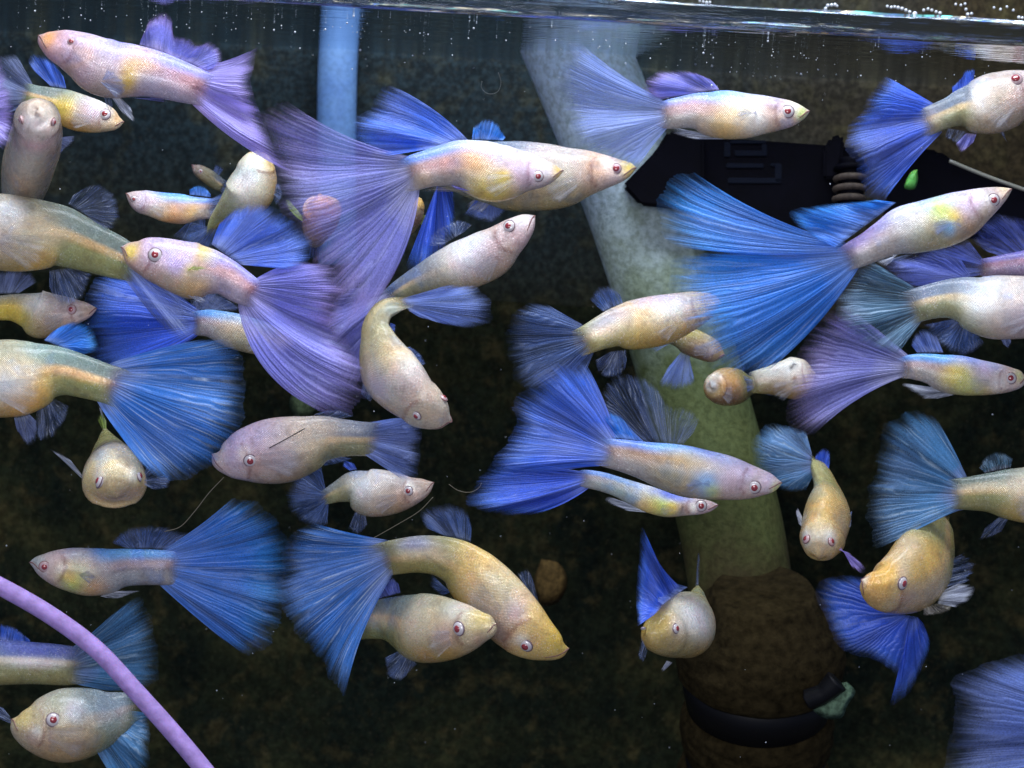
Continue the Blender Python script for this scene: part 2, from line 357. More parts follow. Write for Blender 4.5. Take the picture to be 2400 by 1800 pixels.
    uv = np.stack([np.repeat(uu, NA), np.tile(th.ravel()/(2*math.pi)*round(per/6.0)*2, NR)], 1); uv = np.vstack([uv, uv[0], uv[-1]])
    fish = empty('guppy', org, label, 'fish', GROUP)
    Wv = w3(V)
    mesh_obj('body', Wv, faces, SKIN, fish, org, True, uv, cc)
    # eyes
    for ey in eyes:
        x, y, r = ey[:3]; style = ey[3] if len(ey) > 3 else 's'; both = ey[4] if len(ey) > 4 else True
        i, j = find(x, y)
        todo = [(i, j)]
        if both: todo.append((i, (NA//2 - j) % NA))
        for (a_, b_) in todo:
            pt = V[a_*NA+b_]
            nrm = unit(U[a_]*(v[0, b_]*w[a_]) + Wd[a_]*(wv[0, b_]*h[a_]))
            if (a_, b_) == (i, j):   # exactly where it is seen
                pt = np.array([x/sc+ox, y/sc+oy, pt[2]])
            Rw = .96*r/sc*FOC**-1*5.0*(1+pt[2]/5000)
            nw = unit(nrm[0]*RT + nrm[1]*(-UP) + nrm[2]*F_)
            eyeball(fish, org, w3([pt])[0] - nw*Rw*.14, nw, Rw, style)
    # mouth
    if mouth and not cstyle and roll < 60:
        i2 = 7; pts = []
        for jj, ii in ((0, i2), (1, 4), (2, 1)): pass
        path = []
        for (ii, ang) in ((9, -.55), (6, -.32), (3, -.05), (0, .25)): path.append((ii, ang))
        left = [cen[ii] + U[ii]*h[ii]*math.sin(an)*1.01 + Wd[ii]*w[ii]*math.cos(an)*1.03 for ii, an in path]
        right = [cen[ii] + U[ii]*h[ii]*math.sin(an)*1.01 - Wd[ii]*w[ii]*math.cos(an)*1.03 for ii, an in path]
        nose = cen[0]-T[0]*h[0]*.6
        pp = np.array(left+[nose]+right[::-1])
        tube_px('mouth', pp, 1.5, LIP, fish, org)
    def cz(x, y):
        d = (cen[:, 0]-x)**2+(cen[:, 1]-y)**2; return cen[int(np.argmin(d)), 2]
    fl = list(fins)
    if pect:
        fl.append(('pectoral_fin',)+tuple(pect))
    for f in fl:
        nm, ra, rb, outl, mt = f[:5]; o = f[5] if len(f) > 5 else {}
        A = np.array([ra[0]/sc+ox, ra[1]/sc+oy]); B = np.array([rb[0]/sc+ox, rb[1]/sc+oy])
        ol = np.array([[a_[0]/sc+ox, a_[1]/sc+oy] for a_ in outl])
        if nm == T_NAME and not cstyle:
            sh = (cen[-1, :2]-cen[-7, :2]); sh = sh/(np.linalg.norm(sh)+1e-6)*np.linalg.norm(A-B)*.48
            A = A-sh+(B-A)*.06; B = B-sh-(B-A)*.06
        zA = cz(*A)+o.get('z', 0); zB = cz(*B)+o.get('z', 0)
        fin(nm, A, B, ol, zA, zB, FM[mt], fish, org, o, sc)
    if pect is None and not cstyle and roll < 40 and dim > .6:
        i = int(np.argmin(abs(tt-.31))); hh_, ww_ = h[i], w[i]
        A = cen[i]-U[i]*hh_*.05; B = cen[i]-U[i]*hh_*.42; Tb = T[i]
        near = 1 if Wd[i][2] < 0 else -1
        Ln = hh_*1.15
        ol = np.array([(B+Tb*Ln*.75-U[i]*hh_*.55)[:2], (B+Tb*Ln*1.05-U[i]*hh_*.2)[:2], (A+Tb*Ln*1.05+U[i]*hh_*.02)[:2]])[::-1]
        zz_ = cen[i][2]-abs(Wd[i][2])*ww_*1.0-2
        fin('pectoral_fin', A[:2], B[:2], ol, zz_, zz_, FM['veil'], fish, org, dict(tilt=-Ln*.55*sc, n=8), sc)
    return fish
T_NAME = 'tail_fin'
SEED = [0]
def fin(nm, A, B, ol, zA, zB, mat, fish, org, o, sc):
    SEED[0] += 1; rs = np.random.RandomState(SEED[0])
    size = np.linalg.norm(ol.mean(0)-(A+B)/2)+np.linalg.norm(A-B)*.5
    big = size > 90
    kind = nm
    o = dict(o)
    if nm == 'tail_fin' and 'n' in o: o['n'] = max(14, int(o['n']*.72))
    nr = o.get('n', {'tail_fin': 20, 'dorsal_fin': 15, 'anal_fin': 9, 'pectoral_fin': 9, 'pelvic_fin': 7}.get(kind, 10))
    NU = min(170, nr*5+1); NV = 26 if big else 14
    u = np.linspace(0, 1, NU); vv = np.linspace(0, 1, NV)
    E = catmull(ol, t=np.linspace(0, 1, 240))
    d = np.concatenate([[0], np.cumsum(np.linalg.norm(np.diff(E, axis=0), axis=1))]); d /= d[-1]
    E = np.stack([np.interp(u, d, E[:, 0]), np.interp(u, d, E[:, 1])], 1)
    R = A[None]*(1-u[:, None]) + B[None]*u[:, None]
    ln = np.linalg.norm(E-R, axis=1)
    jag = o.get('jag', .05)*.55
    ph = rs.rand(6)*6.28
    jit = 1 + jag*(.5*np.sin(u*nr*2.1+ph[0]) + .6*rs.uniform(-1, .6, NU) + .5*np.sin(u*nr*.63+ph[1]))
    jit[0] = jit[-1] = 1
    b0, b1 = o.get('b', (.0, .0))
    def outward(i, other):
        dv = E[i]-R[i]; nn = np.array([dv[1], -dv[0]]); nn = nn/(np.linalg.norm(nn)+1e-6)
        return nn if np.dot(nn, (E[i]+R[i])/2-other) > 0 else -nn
    mid = (E[NU//2]+R[NU//2])/2
    n0, n1 = outward(0, mid), outward(NU-1, mid)
    bend = (n0*b0)[None]*((1-u)**1.5)[:, None] + (n1*b1)[None]*(u**1.5)[:, None]
    M = (R+E)/2 + bend*ln[:, None]
    En = R + (E-R)*jit[:, None]*(1.045 if nm == 'tail_fin' else 1.02)
    v2 = vv[:, None, None]
    XY = (1-v2)**2*R[None] + 2*v2*(1-v2)*M[None] + v2**2*En[None]
    Z0 = zA*(1-u)+zB*u
    amp = o.get('wave', .075)*size
    w1 = np.sin(u*o.get('nf', 5.5)*math.pi/1.3+ph[2])*1.0 + .5*np.sin(u*11+ph[3]) + .28*np.sin(u*23+ph[4])
    fold = (vv[:, None]**1.2)*amp*(w1[None] + .35*np.sin(vv[:, None]*4+u[None]*9+ph[5]))
    ridge = .0022*size*vv[:, None]**.6*np.cos(u*nr*2*math.pi)[None] + .008*size*vv[:, None]*np.interp(u*nr*.8, np.arange(200), rs.uniform(-1, 1, 200))[None]
    tilt = o.get('tilt', 0)/sc
    Z = Z0[None] + fold + ridge + tilt*vv[:, None]
    pts = np.concatenate([XY, Z[..., None]], 2).reshape(-1, 3)
    faces = [(i*NU+j, i*NU+j+1, (i+1)*NU+j+1, (i+1)*NU+j) for i in range(NV-1) for j in range(NU-1)]
    uv = np.stack([np.tile(u*nr+rs.randint(50), NV), np.repeat(vv, NU)], 1)
    return mesh_obj(nm, w3(pts), faces, mat, fish, org, True, uv)
def tube_px(name, pts, r, mat, parent=None, org=None, seg=6, n=24, rr=None):
    p = catmull(pts, n); wp = w3(p); T = unit(np.gradient(wp, axis=0))
    ref = np.tile(-F_, (len(wp), 1)); A = unit(np.cross(T, ref)); B = np.cross(T, A)
    rad = np.full(len(wp), r*.001) if rr is None else np.interp(np.linspace(0, 1, len(wp)), np.linspace(0, 1, len(rr)), rr)*.001
    rad = rad*(5+p[:, 2]*.001)/5
    th = np.linspace(0, 2*math.pi, seg, endpoint=False)
    V = wp[:, None]+rad[:, None, None]*(A[:, None]*np.cos(th)[None, :, None]+B[:, None]*np.sin(th)[None, :, None])
    N = len(wp); V = np.vstack([V.reshape(-1, 3), wp[0], wp[-1]])
    faces = [(i*seg+j, i*seg+(j+1) % seg, (i+1)*seg+(j+1) % seg, (i+1)*seg+j) for i in range(N-1) for j in range(seg)]
    for j in range(seg): faces += [(N*seg, (j+1) % seg, j), (N*seg+1, (N-1)*seg+j, (N-1)*seg+(j+1) % seg)]
    uv = np.vstack([np.stack([np.tile(th/(2*math.pi), N), np.repeat(np.linspace(0, 1, N), seg)], 1), [[0, 0], [0, 1]]])
    return mesh_obj(name, V, faces, mat, parent, org if org is not None else wp.mean(0), True, uv)
def sphere_mesh(key, flat, nu=20, nv=12):
    if key in MASTER: return MASTER[key]
    V = [(0, 0, flat)]; F = []
    for i in range(1, nv):
        a = math.pi*i/nv
        for j in range(nu):
            b = 2*math.pi*j/nu; V.append((math.sin(a)*math.cos(b), math.sin(a)*math.sin(b), math.cos(a)*flat))
    V.append((0, 0, -flat)); L = len(V)-1
    for j in range(nu):
        F.append((0, 1+j, 1+(j+1) % nu)); F.append((L, L-nu+(j+1) % nu, L-nu+j))
        for i in range(nv-2):
            F.append((1+i*nu+j, 1+(i+1)*nu+j, 1+(i+1)*nu+(j+1) % nu, 1+i*nu+(j+1) % nu))
    me = bpy.data.meshes.new(key); me.from_pydata(V, [], F); me.polygons.foreach_set('use_smooth', [True]*len(me.polygons)); MASTER[key] = me; return me
def torus_mesh(key, r):
    if key in MASTER: return MASTER[key]
    V = []; F = []; nu, nv = 24, 8
    for i in range(nu):
        for j in range(nv):
            a, b = 2*math.pi*i/nu, 2*math.pi*j/nv; V.append(((1+r*math.cos(b))*math.cos(a), (1+r*math.cos(b))*math.sin(a), r*math.sin(b)))
            F.append((i*nv+j, ((i+1) % nu)*nv+j, ((i+1) % nu)*nv+(j+1) % nv, i*nv+(j+1) % nv))
    me = bpy.data.meshes.new(key); me.from_pydata(V, [], F); me.polygons.foreach_set('use_smooth', [True]*len(me.polygons)); MASTER[key] = me; return me
def inst(name, key, me, mat, parent, mtx):
    k2 = key+mat.name
    if k2 not in MASTER: m2 = me.copy(); m2.materials.append(mat); MASTER[k2] = m2
    o = bpy.data.objects.new(name, MASTER[k2]); COL.objects.link(o); o.parent = parent; o.matrix_local = mtx; return o
def eyeball(fish, org, pos, nrm, R, style):
    q = Vector(nrm).to_track_quat('Z', 'Y').to_matrix().to_4x4()
    base = Matrix.Translation(Vector(pos-org)) @ q
    ball = inst('eye', 'ball', sphere_mesh('ball', .55), EYEP if style in 'pd' else EYE, fish, base @ Matrix.Scale(R, 4))
    I = Matrix.Identity(4)
    pr = .56 if style != 'd' else .66
    inst('pupil', 'pup', sphere_mesh('pup', .55), PUP, ball, Matrix.Translation((0, 0, .36)) @ Matrix.Scale(pr, 4))
    inst('eye_rim', 'rim', torus_mesh('rim', .10), RIM if style != 'p' else LIP, ball, Matrix.Translation((0, 0, .06)) @ Matrix.Scale(1.0, 4))
# ================================================================== the tank
SURF = 0.337; Y_FRONT, Y_BACK = -0.5, 1.32
def wall_material():
    m, nt, out = new_mat('algae_stained_back_glass'); g = NT(nt); tc = g.n('ShaderNodeTexCoord'); v = tc.outputs['Object']
    a = g.noise(v, 1.6, 5, .6, .6); b = g.noise(v, 7, 6, .65, .4); c = g.noise(v, 55, 4, .7); d = g.noise(v, 150, 3, .7)
    sep = g.n('ShaderNodeSeparateXYZ'); g.l(v, sep.inputs[0])
    low = g.n('ShaderNodeMapRange', i_From_Min=.05, i_From_Max=-.5); g.l(g.math('ADD', sep.outputs[2], g.math('MULTIPLY', g.math('SUBTRACT', a, .5), .7)), low.inputs[0])
    col = g.mix(low.outputs[0], (.013, .024, .030), (.022, .024, .011))
    rt = g.n('ShaderNodeMapRange', i_From_Min=.2, i_From_Max=1.3); g.l(g.math('ADD', sep.outputs[0], g.math('MULTIPLY', g.math('SUBTRACT', a, .5), 1.2)), rt.inputs[0])
    col = g.mix(rt.outputs[0], col, (.034, .025, .012))
    pt = g.ramp(b, [(.5, (0, 0, 0)), (.72, (1, 1, 1))]); col = g.mix(g.math('MULTIPLY', pt, .6), col, (.065, .058, .022))
    g2 = g.ramp(c, [(.42, (.35, .35, .35)), (.68, (1.8, 1.8, 1.8))]); col = g.mix(.8, col, g2, 'MULTIPLY')
    g3 = g.ramp(d, [(.55, (0, 0, 0)), (.74, (1, 1, 1))]); col = g.mix(g.math('MULTIPLY', g3, .35), col, (.10, .085, .06))
    pb = g.n('ShaderNodeBsdfPrincipled', i_Roughness=.75); pb.inputs['Specular IOR Level'].default_value = .12
    g.l(col, pb.inputs['Base Color']); g.l(pb.outputs[0], out.inputs[0]); return m
def grid(name, x0, x1, nx, f, mat, **kw):
    pass
def sheet(name, fn, nu, nv, mat, parent=None, org=None):
    V = np.array([fn(i/(nu-1), j/(nv-1)) for j in range(nv) for i in range(nu)])
    F = [(j*nu+i, j*nu+i+1, (j+1)*nu+i+1, (j+1)*nu+i) for j in range(nv-1) for i in range(nu-1)]
    return mesh_obj(name, V, F, mat, parent, org)
WALL = wall_material()
from mathutils import noise as MN
def board_material():
    m, nt, out = new_mat('stained_board'); g = NT(nt); tc = g.n('ShaderNodeTexCoord'); v = tc.outputs['Object']
    a = g.noise(v, 3.2, 5, .6, .5); b = g.noise(v, 11, 5, .65, .3); c = g.noise(v, 48, 4, .7); d = g.noise(v, 120, 3, .7)
    col = g.ramp(a, [(.40, (.005, .009, .006)), (.56, (.014, .018, .008)), (.72, (.042, .042, .016))])
    col = g.mix(g.math('MULTIPLY', g.ramp(b, [(.52, (0, 0, 0)), (.70, (1, 1, 1))]), .75), col, (.060, .048, .018))
    col = g.mix(.85, col, g.ramp(c, [(.40, (.5,)*3), (.68, (1.6,)*3)]), 'MULTIPLY')
    col = g.mix(g.math('MULTIPLY', g.ramp(d, [(.58, (0, 0, 0)), (.74, (1, 1, 1))]), .4), col, (.11, .09, .05))
    pb = g.n('ShaderNodeBsdfPrincipled', i_Roughness=.9); pb.inputs['Specular IOR Level'].default_value = .1; g.l(col, pb.inputs['Base Color'])
    bp = g.n('ShaderNodeBump', i_Strength=.4, i_Distance=.01); g.l(c, bp.inputs['Height']); g.l(bp.outputs[0], pb.inputs['Normal']); g.l(pb.outputs[0], out.inputs[0]); return m
BOARD = board_material()
bw = sheet('back_wall', lambda u, v: (-2.6+5.2*u, Y_BACK + .012*MN.noise((u*40, v*14, 0)) + .02*MN.noise((u*9, v*4, 3)), -2.4+3.5*v), 160, 80, WALL)
tag(bw, kind='structure')
fl = sheet('tank_floor', lambda u, v: (-2.6+5.2*u, -.5+1.9*v, -2.3 + .02*MN.noise((u*30, v*12, 5))), 90, 40, plain('dark_gravel', (.03, .025, .015), .8, .2, (40, .5, 1.8)))
tag(fl, kind='structure')
# lower wall slab: a sill of dark silicone / background board a little proud of the glass
bb = sheet('background_board', lambda u, v: (-2.5+5.0*u, Y_BACK-.06 + .02*MN.noise((u*22, v*10, 9)), -2.35+2.0*v - .03*u), 140, 70, BOARD)
tag(bb, 'dark brown algae stained board across the lower back of the tank', 'background board')

# water surface: seen from below it mirrors, from above it lets the light in
m, nt, out = new_mat('water_surface'); g = NT(nt)
fr = g.n('ShaderNodeFresnel', i_IOR=1.33); tr = g.n('ShaderNodeBsdfTransparent'); gl = g.n('ShaderNodeBsdfGlossy', i_Roughness=.02)
gl.inputs[0].default_value = (.85, .9, .95, 1)
tc = g.n('ShaderNodeTexCoord'); mp = g.n('ShaderNodeMapping'); mp.inputs['Scale'].default_value = (1.2, 9.0, 1); g.l(tc.outputs['Object'], mp.inputs[0])
wn = g.noise(mp.outputs[0], 3.0, 3, .5); bp = g.n('ShaderNodeBump', i_Strength=.35, i_Distance=.02); g.l(wn, bp.inputs['Height']); g.l(bp.outputs[0], gl.inputs['Normal'])
mx = g.n('ShaderNodeMixShader'); g.l(fr.outputs[0], mx.inputs[0]); g.l(tr.outputs[0], mx.inputs[1]); g.l(gl.outputs[0], mx.inputs[2]); g.l(mx.outputs[0], out.inputs[0])
WATER = m
ws = sheet('water_surface', lambda u, v: (-2.5+5*u, Y_FRONT+(Y_BACK-Y_FRONT-.02)*v, SURF+.0012*MN.noise((u*30, v*14, 1))), 60, 40, WATER)
tag(ws, kind='structure')

# meniscus: the rolled lip of water along the front glass
m, nt, out = new_mat('meniscus_water'); g = NT(nt)
gs = g.n('ShaderNodeBsdfGlass', i_Roughness=.02, i_IOR=1.33); gs.inputs[0].default_value = (.66, .72, .8, 1)
tc = g.n('ShaderNodeTexCoord'); mp = g.n('ShaderNodeMapping'); mp.inputs['Scale'].default_value = (1.0, 20.0, 26.0); g.l(tc.outputs['Object'], mp.inputs[0])
wn = g.noise(mp.outputs[0], 2.6, 3, .55, .3); bp = g.n('ShaderNodeBump', i_Strength=.6, i_Distance=.02); g.l(wn, bp.inputs['Height']); g.l(bp.outputs[0], gs.inputs['Normal'])
g.l(gs.outputs[0], out.inputs[0]); MENISC = m
def menis_strip():
    prof = [(.0, -.003), (-.004, .006), (-.002, .014), (-.006, .022), (-.004, .030), (-.009, .038), (-.008, .046), (.004, .046), (.010, .036), (.016, .024), (.026, .012), (.040, .003), (.05, -.002)]
    NX = 240; V = []; F = []
    for i in range(NX):
        u = i/(NX-1); x = -2.2+4.4*u
        for k, (y, z) in enumerate(prof):
            sw = 1 + .18*MN.noise((x*1.3, k*.6, 2)) + .06*MN.noise((x*6, k*.9, 7))
            V.append((x, Y_FRONT+.01+y*sw+.002*MN.noise((x*2.5, k*.7, 0)), SURF+z*sw+.002*MN.noise((x*1.6, k, 4))))
    n = len(prof)
    for i in range(NX-1):
        for k in range(n): F.append((i*n+k, i*n+(k+1) % n, (i+1)*n+(k+1) % n, (i+1)*n+k))
    return mesh_obj('water_meniscus', V, F, MENISC, None, (0, Y_FRONT, SURF))
tag(menis_strip(), 'glassy rolled lip of water along the front of the surface', 'water edge')

# things above the water line
def box_obj(name, c, d, mat, parent=None, bev=.01, rot=None, org=None):
    bm = bmesh.new(); bmesh.ops.create_cube(bm, size=1)
    for v in bm.verts: v.co = Vector((v.co.x*d[0], v.co.y*d[1], v.co.z*d[2]))
    bmesh.ops.bevel(bm, geom=list(bm.edges), offset=bev, segments=3, affect='EDGES', profile=.6)
    me = bpy.data.meshes.new(name); bm.to_mesh(me); bm.free(); me.materials.append(mat)
    o = bpy.data.objects.new(name, me); COL.objects.link(o)
    if parent: o.parent = parent; o.location = Vector(c)-Vector(org)
    else: o.location = c
    if rot is not None: o.rotation_euler = rot
    return o
def emis(name, col, st):
    m, nt, out = new_mat(name); e = nt.nodes.new('ShaderNodeEmission'); e.inputs[0].default_value = (*col, 1); e.inputs[1].default_value = st
    nt.links.new(e.outputs[0], out.inputs[0]); return m
LO = (0, .35, .95)
lamp = empty('added_streak_lamp', LO, 'unseen lamp added above the water to colour the waterline streaks', 'lamp')
box_obj('housing', (0, .35, .99), (3.4, .5, .05), plain('streak_lamp_housing', (.5, .5, .5), .4), lamp, .01, org=LO)
for k, (c_, s_) in enumerate((((1, .85, .6), 5), ((.15, .25, 1), 9), ((.25, 1, .85), 4), ((1, .8, .5), 5))):  # coloured tubes added out of view to tint the waterline streaks
    box_obj('tube', (0, .18+.115*k, .945), (3.2, .03, .02), emis('streak_tube_%s' % 'abcd'[k], c_, s_), lamp, .008, org=LO)

# pipes
def algae_pipe():
    m, nt, out = new_mat('algae_grown_pvc'); g = NT(nt); tc = g.n('ShaderNodeTexCoord'); uv = g.n('ShaderNodeUVMap', uv_map='uv'); sep = g.n('ShaderNodeSeparateXYZ'); g.l(uv.outputs[0], sep.inputs[0])
    n = g.noise(tc.outputs['Object'], 7, 5, .6); n2 = g.noise(tc.outputs['Object'], 60, 4, .65)
    f = g.math('ADD', sep.outputs[1], g.math('MULTIPLY', g.math('SUBTRACT', n, .5), .42))
    col = g.ramp(f, [(0, (.62, .78, .95)), (.26, (.44, .54, .60)), (.44, (.20, .25, .19)), (.6, (.09, .115, .045)), (.82, (.07, .08, .025)), (1, (.04, .028, .012))])  # upper stops painted pale blue for light and haze; lower green is algae
    gr = g.ramp(n2, [(.35, (.6, .62, .55)), (.6, (1.12, 1.12, 1.1))]); col = g.mix(.85, col, gr, 'MULTIPLY')
    pb = g.n('ShaderNodeBsdfPrincipled', i_Roughness=.8); pb.inputs['Specular IOR Level'].default_value = .15; g.l(col, pb.inputs['Base Color'])
    bp = g.n('ShaderNodeBump', i_Strength=.4, i_Distance=.006); g.l(n2, bp.inputs['Height']); g.l(bp.outputs[0], pb.inputs['Normal']); g.l(pb.outputs[0], out.inputs[0]); return m
pipe = tube_px('uplift_pipe', [(1325, 60, 760), (1372, 170, 740), (1490, 470, 700), (1575, 730, 680), (1650, 1000, 660), (1712, 1230, 640), (1745, 1440, 620)], 122, algae_pipe(), seg=40, n=50)
tag(pipe, 'thick pale pipe slanting down behind the fish, green with algae lower down', 'pipe')
pm, nt, out = new_mat('blue_lit_pvc'); g = NT(nt); tc = g.n('ShaderNodeTexCoord'); n = g.noise(tc.outputs['Object'], 9, 5, .6, .5); n2 = g.noise(tc.outputs['Object'], 70, 3, .6)
c_ = g.ramp(n, [(.3, (.12, .26, .60)), (.7, (.19, .37, .70))]); c_ = g.mix(.6, c_, g.ramp(n2, [(.35, (.75,)*3), (.6, (1.1,)*3)]), 'MULTIPLY')  # blue light scatter of the water put into the tube's colour
pb = g.n('ShaderNodeBsdfPrincipled', i_Roughness=.7); g.l(c_, pb.inputs['Base Color']); g.l(pb.outputs[0], out.inputs[0])
pole = tube_px('return_tube', [(800, 40, 1180), (792, 140, 1180), (789, 300, 1180), (790, 480, 1180), (792, 620, 1180)], 46, pm, seg=28, n=20)
tag(pole, 'upright bright blue tube hanging from the surface in the dark water', 'tube')
hose = tube_px('air_hose', [(-60, 1345, -330), (0, 1374, -328), (120, 1443, -325), (228, 1524, -320), (315, 1617, -318), (401, 1712, -315), (475, 1800, -312), (530, 1870, -312)], 21,
               plain('lilac_silicone', (.36, .24, .54), .62, .2, (46, .74, 1.16), sub=.3, bump=.25), seg=20, n=50)
tag(hose, 'smooth lilac air hose arching across the lower left corner', 'hose')

# sponge filter at the foot of the thick pipe (lathe, tipped slightly to the viewer)
def lathe_px(name, cx, cy, z, axis, prof, mat, parent, org, seg=56, rough=0.0, ns=8):
    c0 = P(cx, cy, z); sc_ = (5+z*.001)/5*.001
    ax = unit(np.array(axis, float)); s1 = unit(np.cross(ax, F_)); s2 = np.cross(ax, s1)
    pr = catmull([(a_, b_) for a_, b_ in prof], 4*len(prof)) if rough else np.array(prof, float)
    V = []
    for (t, r) in pr:
        for j in range(seg):
            a_ = 2*math.pi*j/seg
            rr = r*(1+rough*MN.noise((t*.02*ns, math.cos(a_)*ns*.5, math.sin(a_)*ns*.5)))
            V.append(c0 - ax*t*sc_ + (s1*math.cos(a_)+s2*math.sin(a_))*rr*sc_)
    N = len(pr); F = [(i*seg+j, i*seg+(j+1) % seg, (i+1)*seg+(j+1) % seg, (i+1)*seg+j) for i in range(N-1) for j in range(seg)]
    V.append(c0-ax*pr[0][0]*sc_); V.append(c0-ax*pr[-1][0]*sc_)
    for j in range(seg): F += [(N*seg, (j+1) % seg, j), (N*seg+1, (N-1)*seg+j, (N-1)*seg+(j+1) % seg)]
    return mesh_obj(name, V, F, mat, parent, org)
FZ = 430; fo = P(1765, 1560, FZ)
filt = empty('sponge_filter', fo, 'brown mulm covered sponge filter with black rings at the foot of the pipe', 'filter')
BR = plain('brown_mulm', (.020, .0145, .006), .95, .05, (40, .45, 1.7), bump=.5); BK = plain('black_plastic', (.004, .004, .005), .5, .2)
AX = (-.06, -.36, .93)
lathe_px('dome', 1790, 1385, FZ, AX, [(0, 118), (25, 132), (60, 158), (110, 186), (160, 200), (205, 200), (228, 192)], BR, filt, fo, rough=.03, ns=4)
lathe_px('upper_ring', 1790, 1385, FZ, AX, [(222, 176), (226, 187), (270, 183), (324, 172), (330, 150)], BK, filt, fo)
lathe_px('sponge', 1790, 1385, FZ, AX, [(326, 165), (340, 178), (370, 184), (415, 182), (455, 172), (468, 155)], BR, filt, fo, rough=.045)
lathe_px('lower_ring', 1790, 1385, FZ, AX, [(460, 140), (466, 172), (500, 168), (505, 120)], BK, filt, fo)
lathe_px('foot', 1790, 1385, FZ, AX, [(500, 160), (520, 185), (600, 190), (640, 150)], BR, filt, fo, rough=.04)
tube_px('spout', [(1895, 1640, FZ-110), (1930, 1625, FZ-130), (1962, 1596, FZ-140)], 22, BK, filt, fo, rr=[26, 24, 30])

# black power head behind the big blue male
po = P(1850, 420, 560)
ph = empty('power_head', po, 'black rectangular power head filter clipped to the thick pipe', 'filter')
def quad_block(name, pts, z0, z1, mat, parent, org, bev=6):
    n_ = len(pts); V = [P(x, y, z0) for x, y in pts]+[P(x, y, z1) for x, y in pts]
    bm = bmesh.new(); vs = [bm.verts.new(tuple(np.array(v)-org)) for v in V]
    bm.faces.new(vs[:n_][::-1]); bm.faces.new(vs[n_:])
    for i in range(n_): bm.faces.new((vs[i], vs[(i+1) % n_], vs[n_+(i+1) % n_], vs[n_+i]))
    bmesh.ops.recalc_face_normals(bm, faces=bm.faces)
    bmesh.ops.bevel(bm, geom=list(bm.edges), offset=bev*.001, segments=2, affect='EDGES')
    me = bpy.data.meshes.new(name); bm.to_mesh(me); bm.free(); me.materials.append(mat)
    o = bpy.data.objects.new(name, me); COL.objects.link(o); o.parent = parent; return o
BKB = plain('black_casing', (.001, .001, .003), .7, .06, (12, .6, 1.6))
quad_block('casing', [(1630, 326), (1700, 324), (1932, 340), (2010, 348), (2025, 540), (1640, 540)], 540, 760, BKB, ph, po, 10)
quad_block('clamp', [(1566, 306), (1650, 318), (1650, 500), (1562, 488), (1500, 482), (1458, 436), (1500, 392), (1535, 356)], 470, 640, BKB, ph, po, 9)
quad_block('knob', [(1945, 322), (1972, 314), (1980, 330), (1968, 420), (1930, 420), (1930, 350)], 480, 560, BKB, ph, po, 8)
EMB = plain('raised_mark', (.004, .006, .013), .8, .1)
for x0, y0, x1, y1 in ((1636, 330, 1648, 410), (1697, 332, 1712, 368), (1712, 328, 1795, 337), (1785, 337, 1798, 366), (1722, 352, 1790, 366),
                       (1702, 382, 1790, 394), (1816, 382, 1832, 428), (1706, 416, 1832, 430), (1806, 322+60, 1818, 390)):
    quad_block('raised_mark', [(x0, y0), (x1, y0+1), (x1, y1), (x0, y1)], 536, 545, EMB, ph, po, 2)
quad_block('side_casing', [(2110, 345), (2200, 352), (2235, 378), (2420, 450), (2420, 560), (2060, 560), (2090, 400)], 600, 760, BKB, ph, po, 12)
ho = P(2000, 440, 450)
rh = empty('ribbed_hose', ho, 'short ribbed dark hose beside the black filter box', 'hose')
RIB = plain('dusty_rib', (.05, .038, .03), .7, .2, (60, .5, 1.6))
for k in range(6):
    yy = 395+24*k
    bm = None
    V = []; F = []; 
    c0 = P(1994-1.5*k, yy, 470); s_ = .00109
    for i in range(28):
        for j in range(8):
            a_, b_ = 2*math.pi*i/28, 2*math.pi*j/8
            r_ = 33+8*math.cos(b_)
            V.append(c0+(RT*math.cos(a_)*r_ + F_*math.sin(a_)*r_ + UP*(8*math.sin(b_)-4*math.sin(a_)))*s_)
            F.append((i*8+j, ((i+1) % 28)*8+j, ((i+1) % 28)*8+(j+1) % 8, i*8+(j+1) % 8))
    mesh_obj('rib', V, F, RIB if k > 0 else BKB, rh, ho)
tube_px('core', [(1996, 370, 470), (1992, 530, 470)], 30, BKB, rh, ho, seg=16)
rod = tube_px('glass_rod', [(2225, 377, 470), (2300, 408, 470), (2430, 455, 470)], 4.5, plain('pale_rod', (.22, .22, .18), .4), seg=8)
tag(rod, 'thin pale rod slanting down to the right edge above the yellow spotted male', 'rod')
def leaf(name, outl, z, mat, label, ztip=0):
    c = np.mean(outl, 0); pts = catmull(list(outl)+[outl[0]], 28)[:-1]; n_ = len(pts)
    V = [P(c[0], c[1], z-10)]+[P(x, y, z) for x, y in pts]+[P(c[0]+(x-c[0])*.55, c[1]+(y-c[1])*.55, z-8) for x, y in pts]+[P(c[0], c[1], z+4)]
    F = []
    for i in range(n_):
        i2 = (i+1) % n_; F += [(0, 1+n_+i, 1+n_+i2), (1+i, 1+i2, 1+n_+i2, 1+n_+i), (2*n_+1, 1+i2, 1+i)]
    return tag(mesh_obj(name, V, F, mat, None, V[0]), label, 'leaf')
leaf('plant_leaf', [(2150, 397), (2151, 425), (2143, 443), (2120, 441), (2125, 420), (2137, 402)], 380, plain('leaf_green', (.12, .42, .08), .5, .3, (90, .7, 1.2), sub=.2),
     'small bright green leaf scrap stuck below the deep blue tail fin')
leaf('algae_tuft', [(1985, 1598), (2005, 1620), (1985, 1655), (1975, 1680), (1935, 1684), (1905, 1662), (1935, 1640), (1960, 1605)], 330,
     plain('pale_algae', (.10, .16, .10), .9, .1, (60, .3, 1.6), bump=.5), 'pale green algae tuft beside the lower black ring')
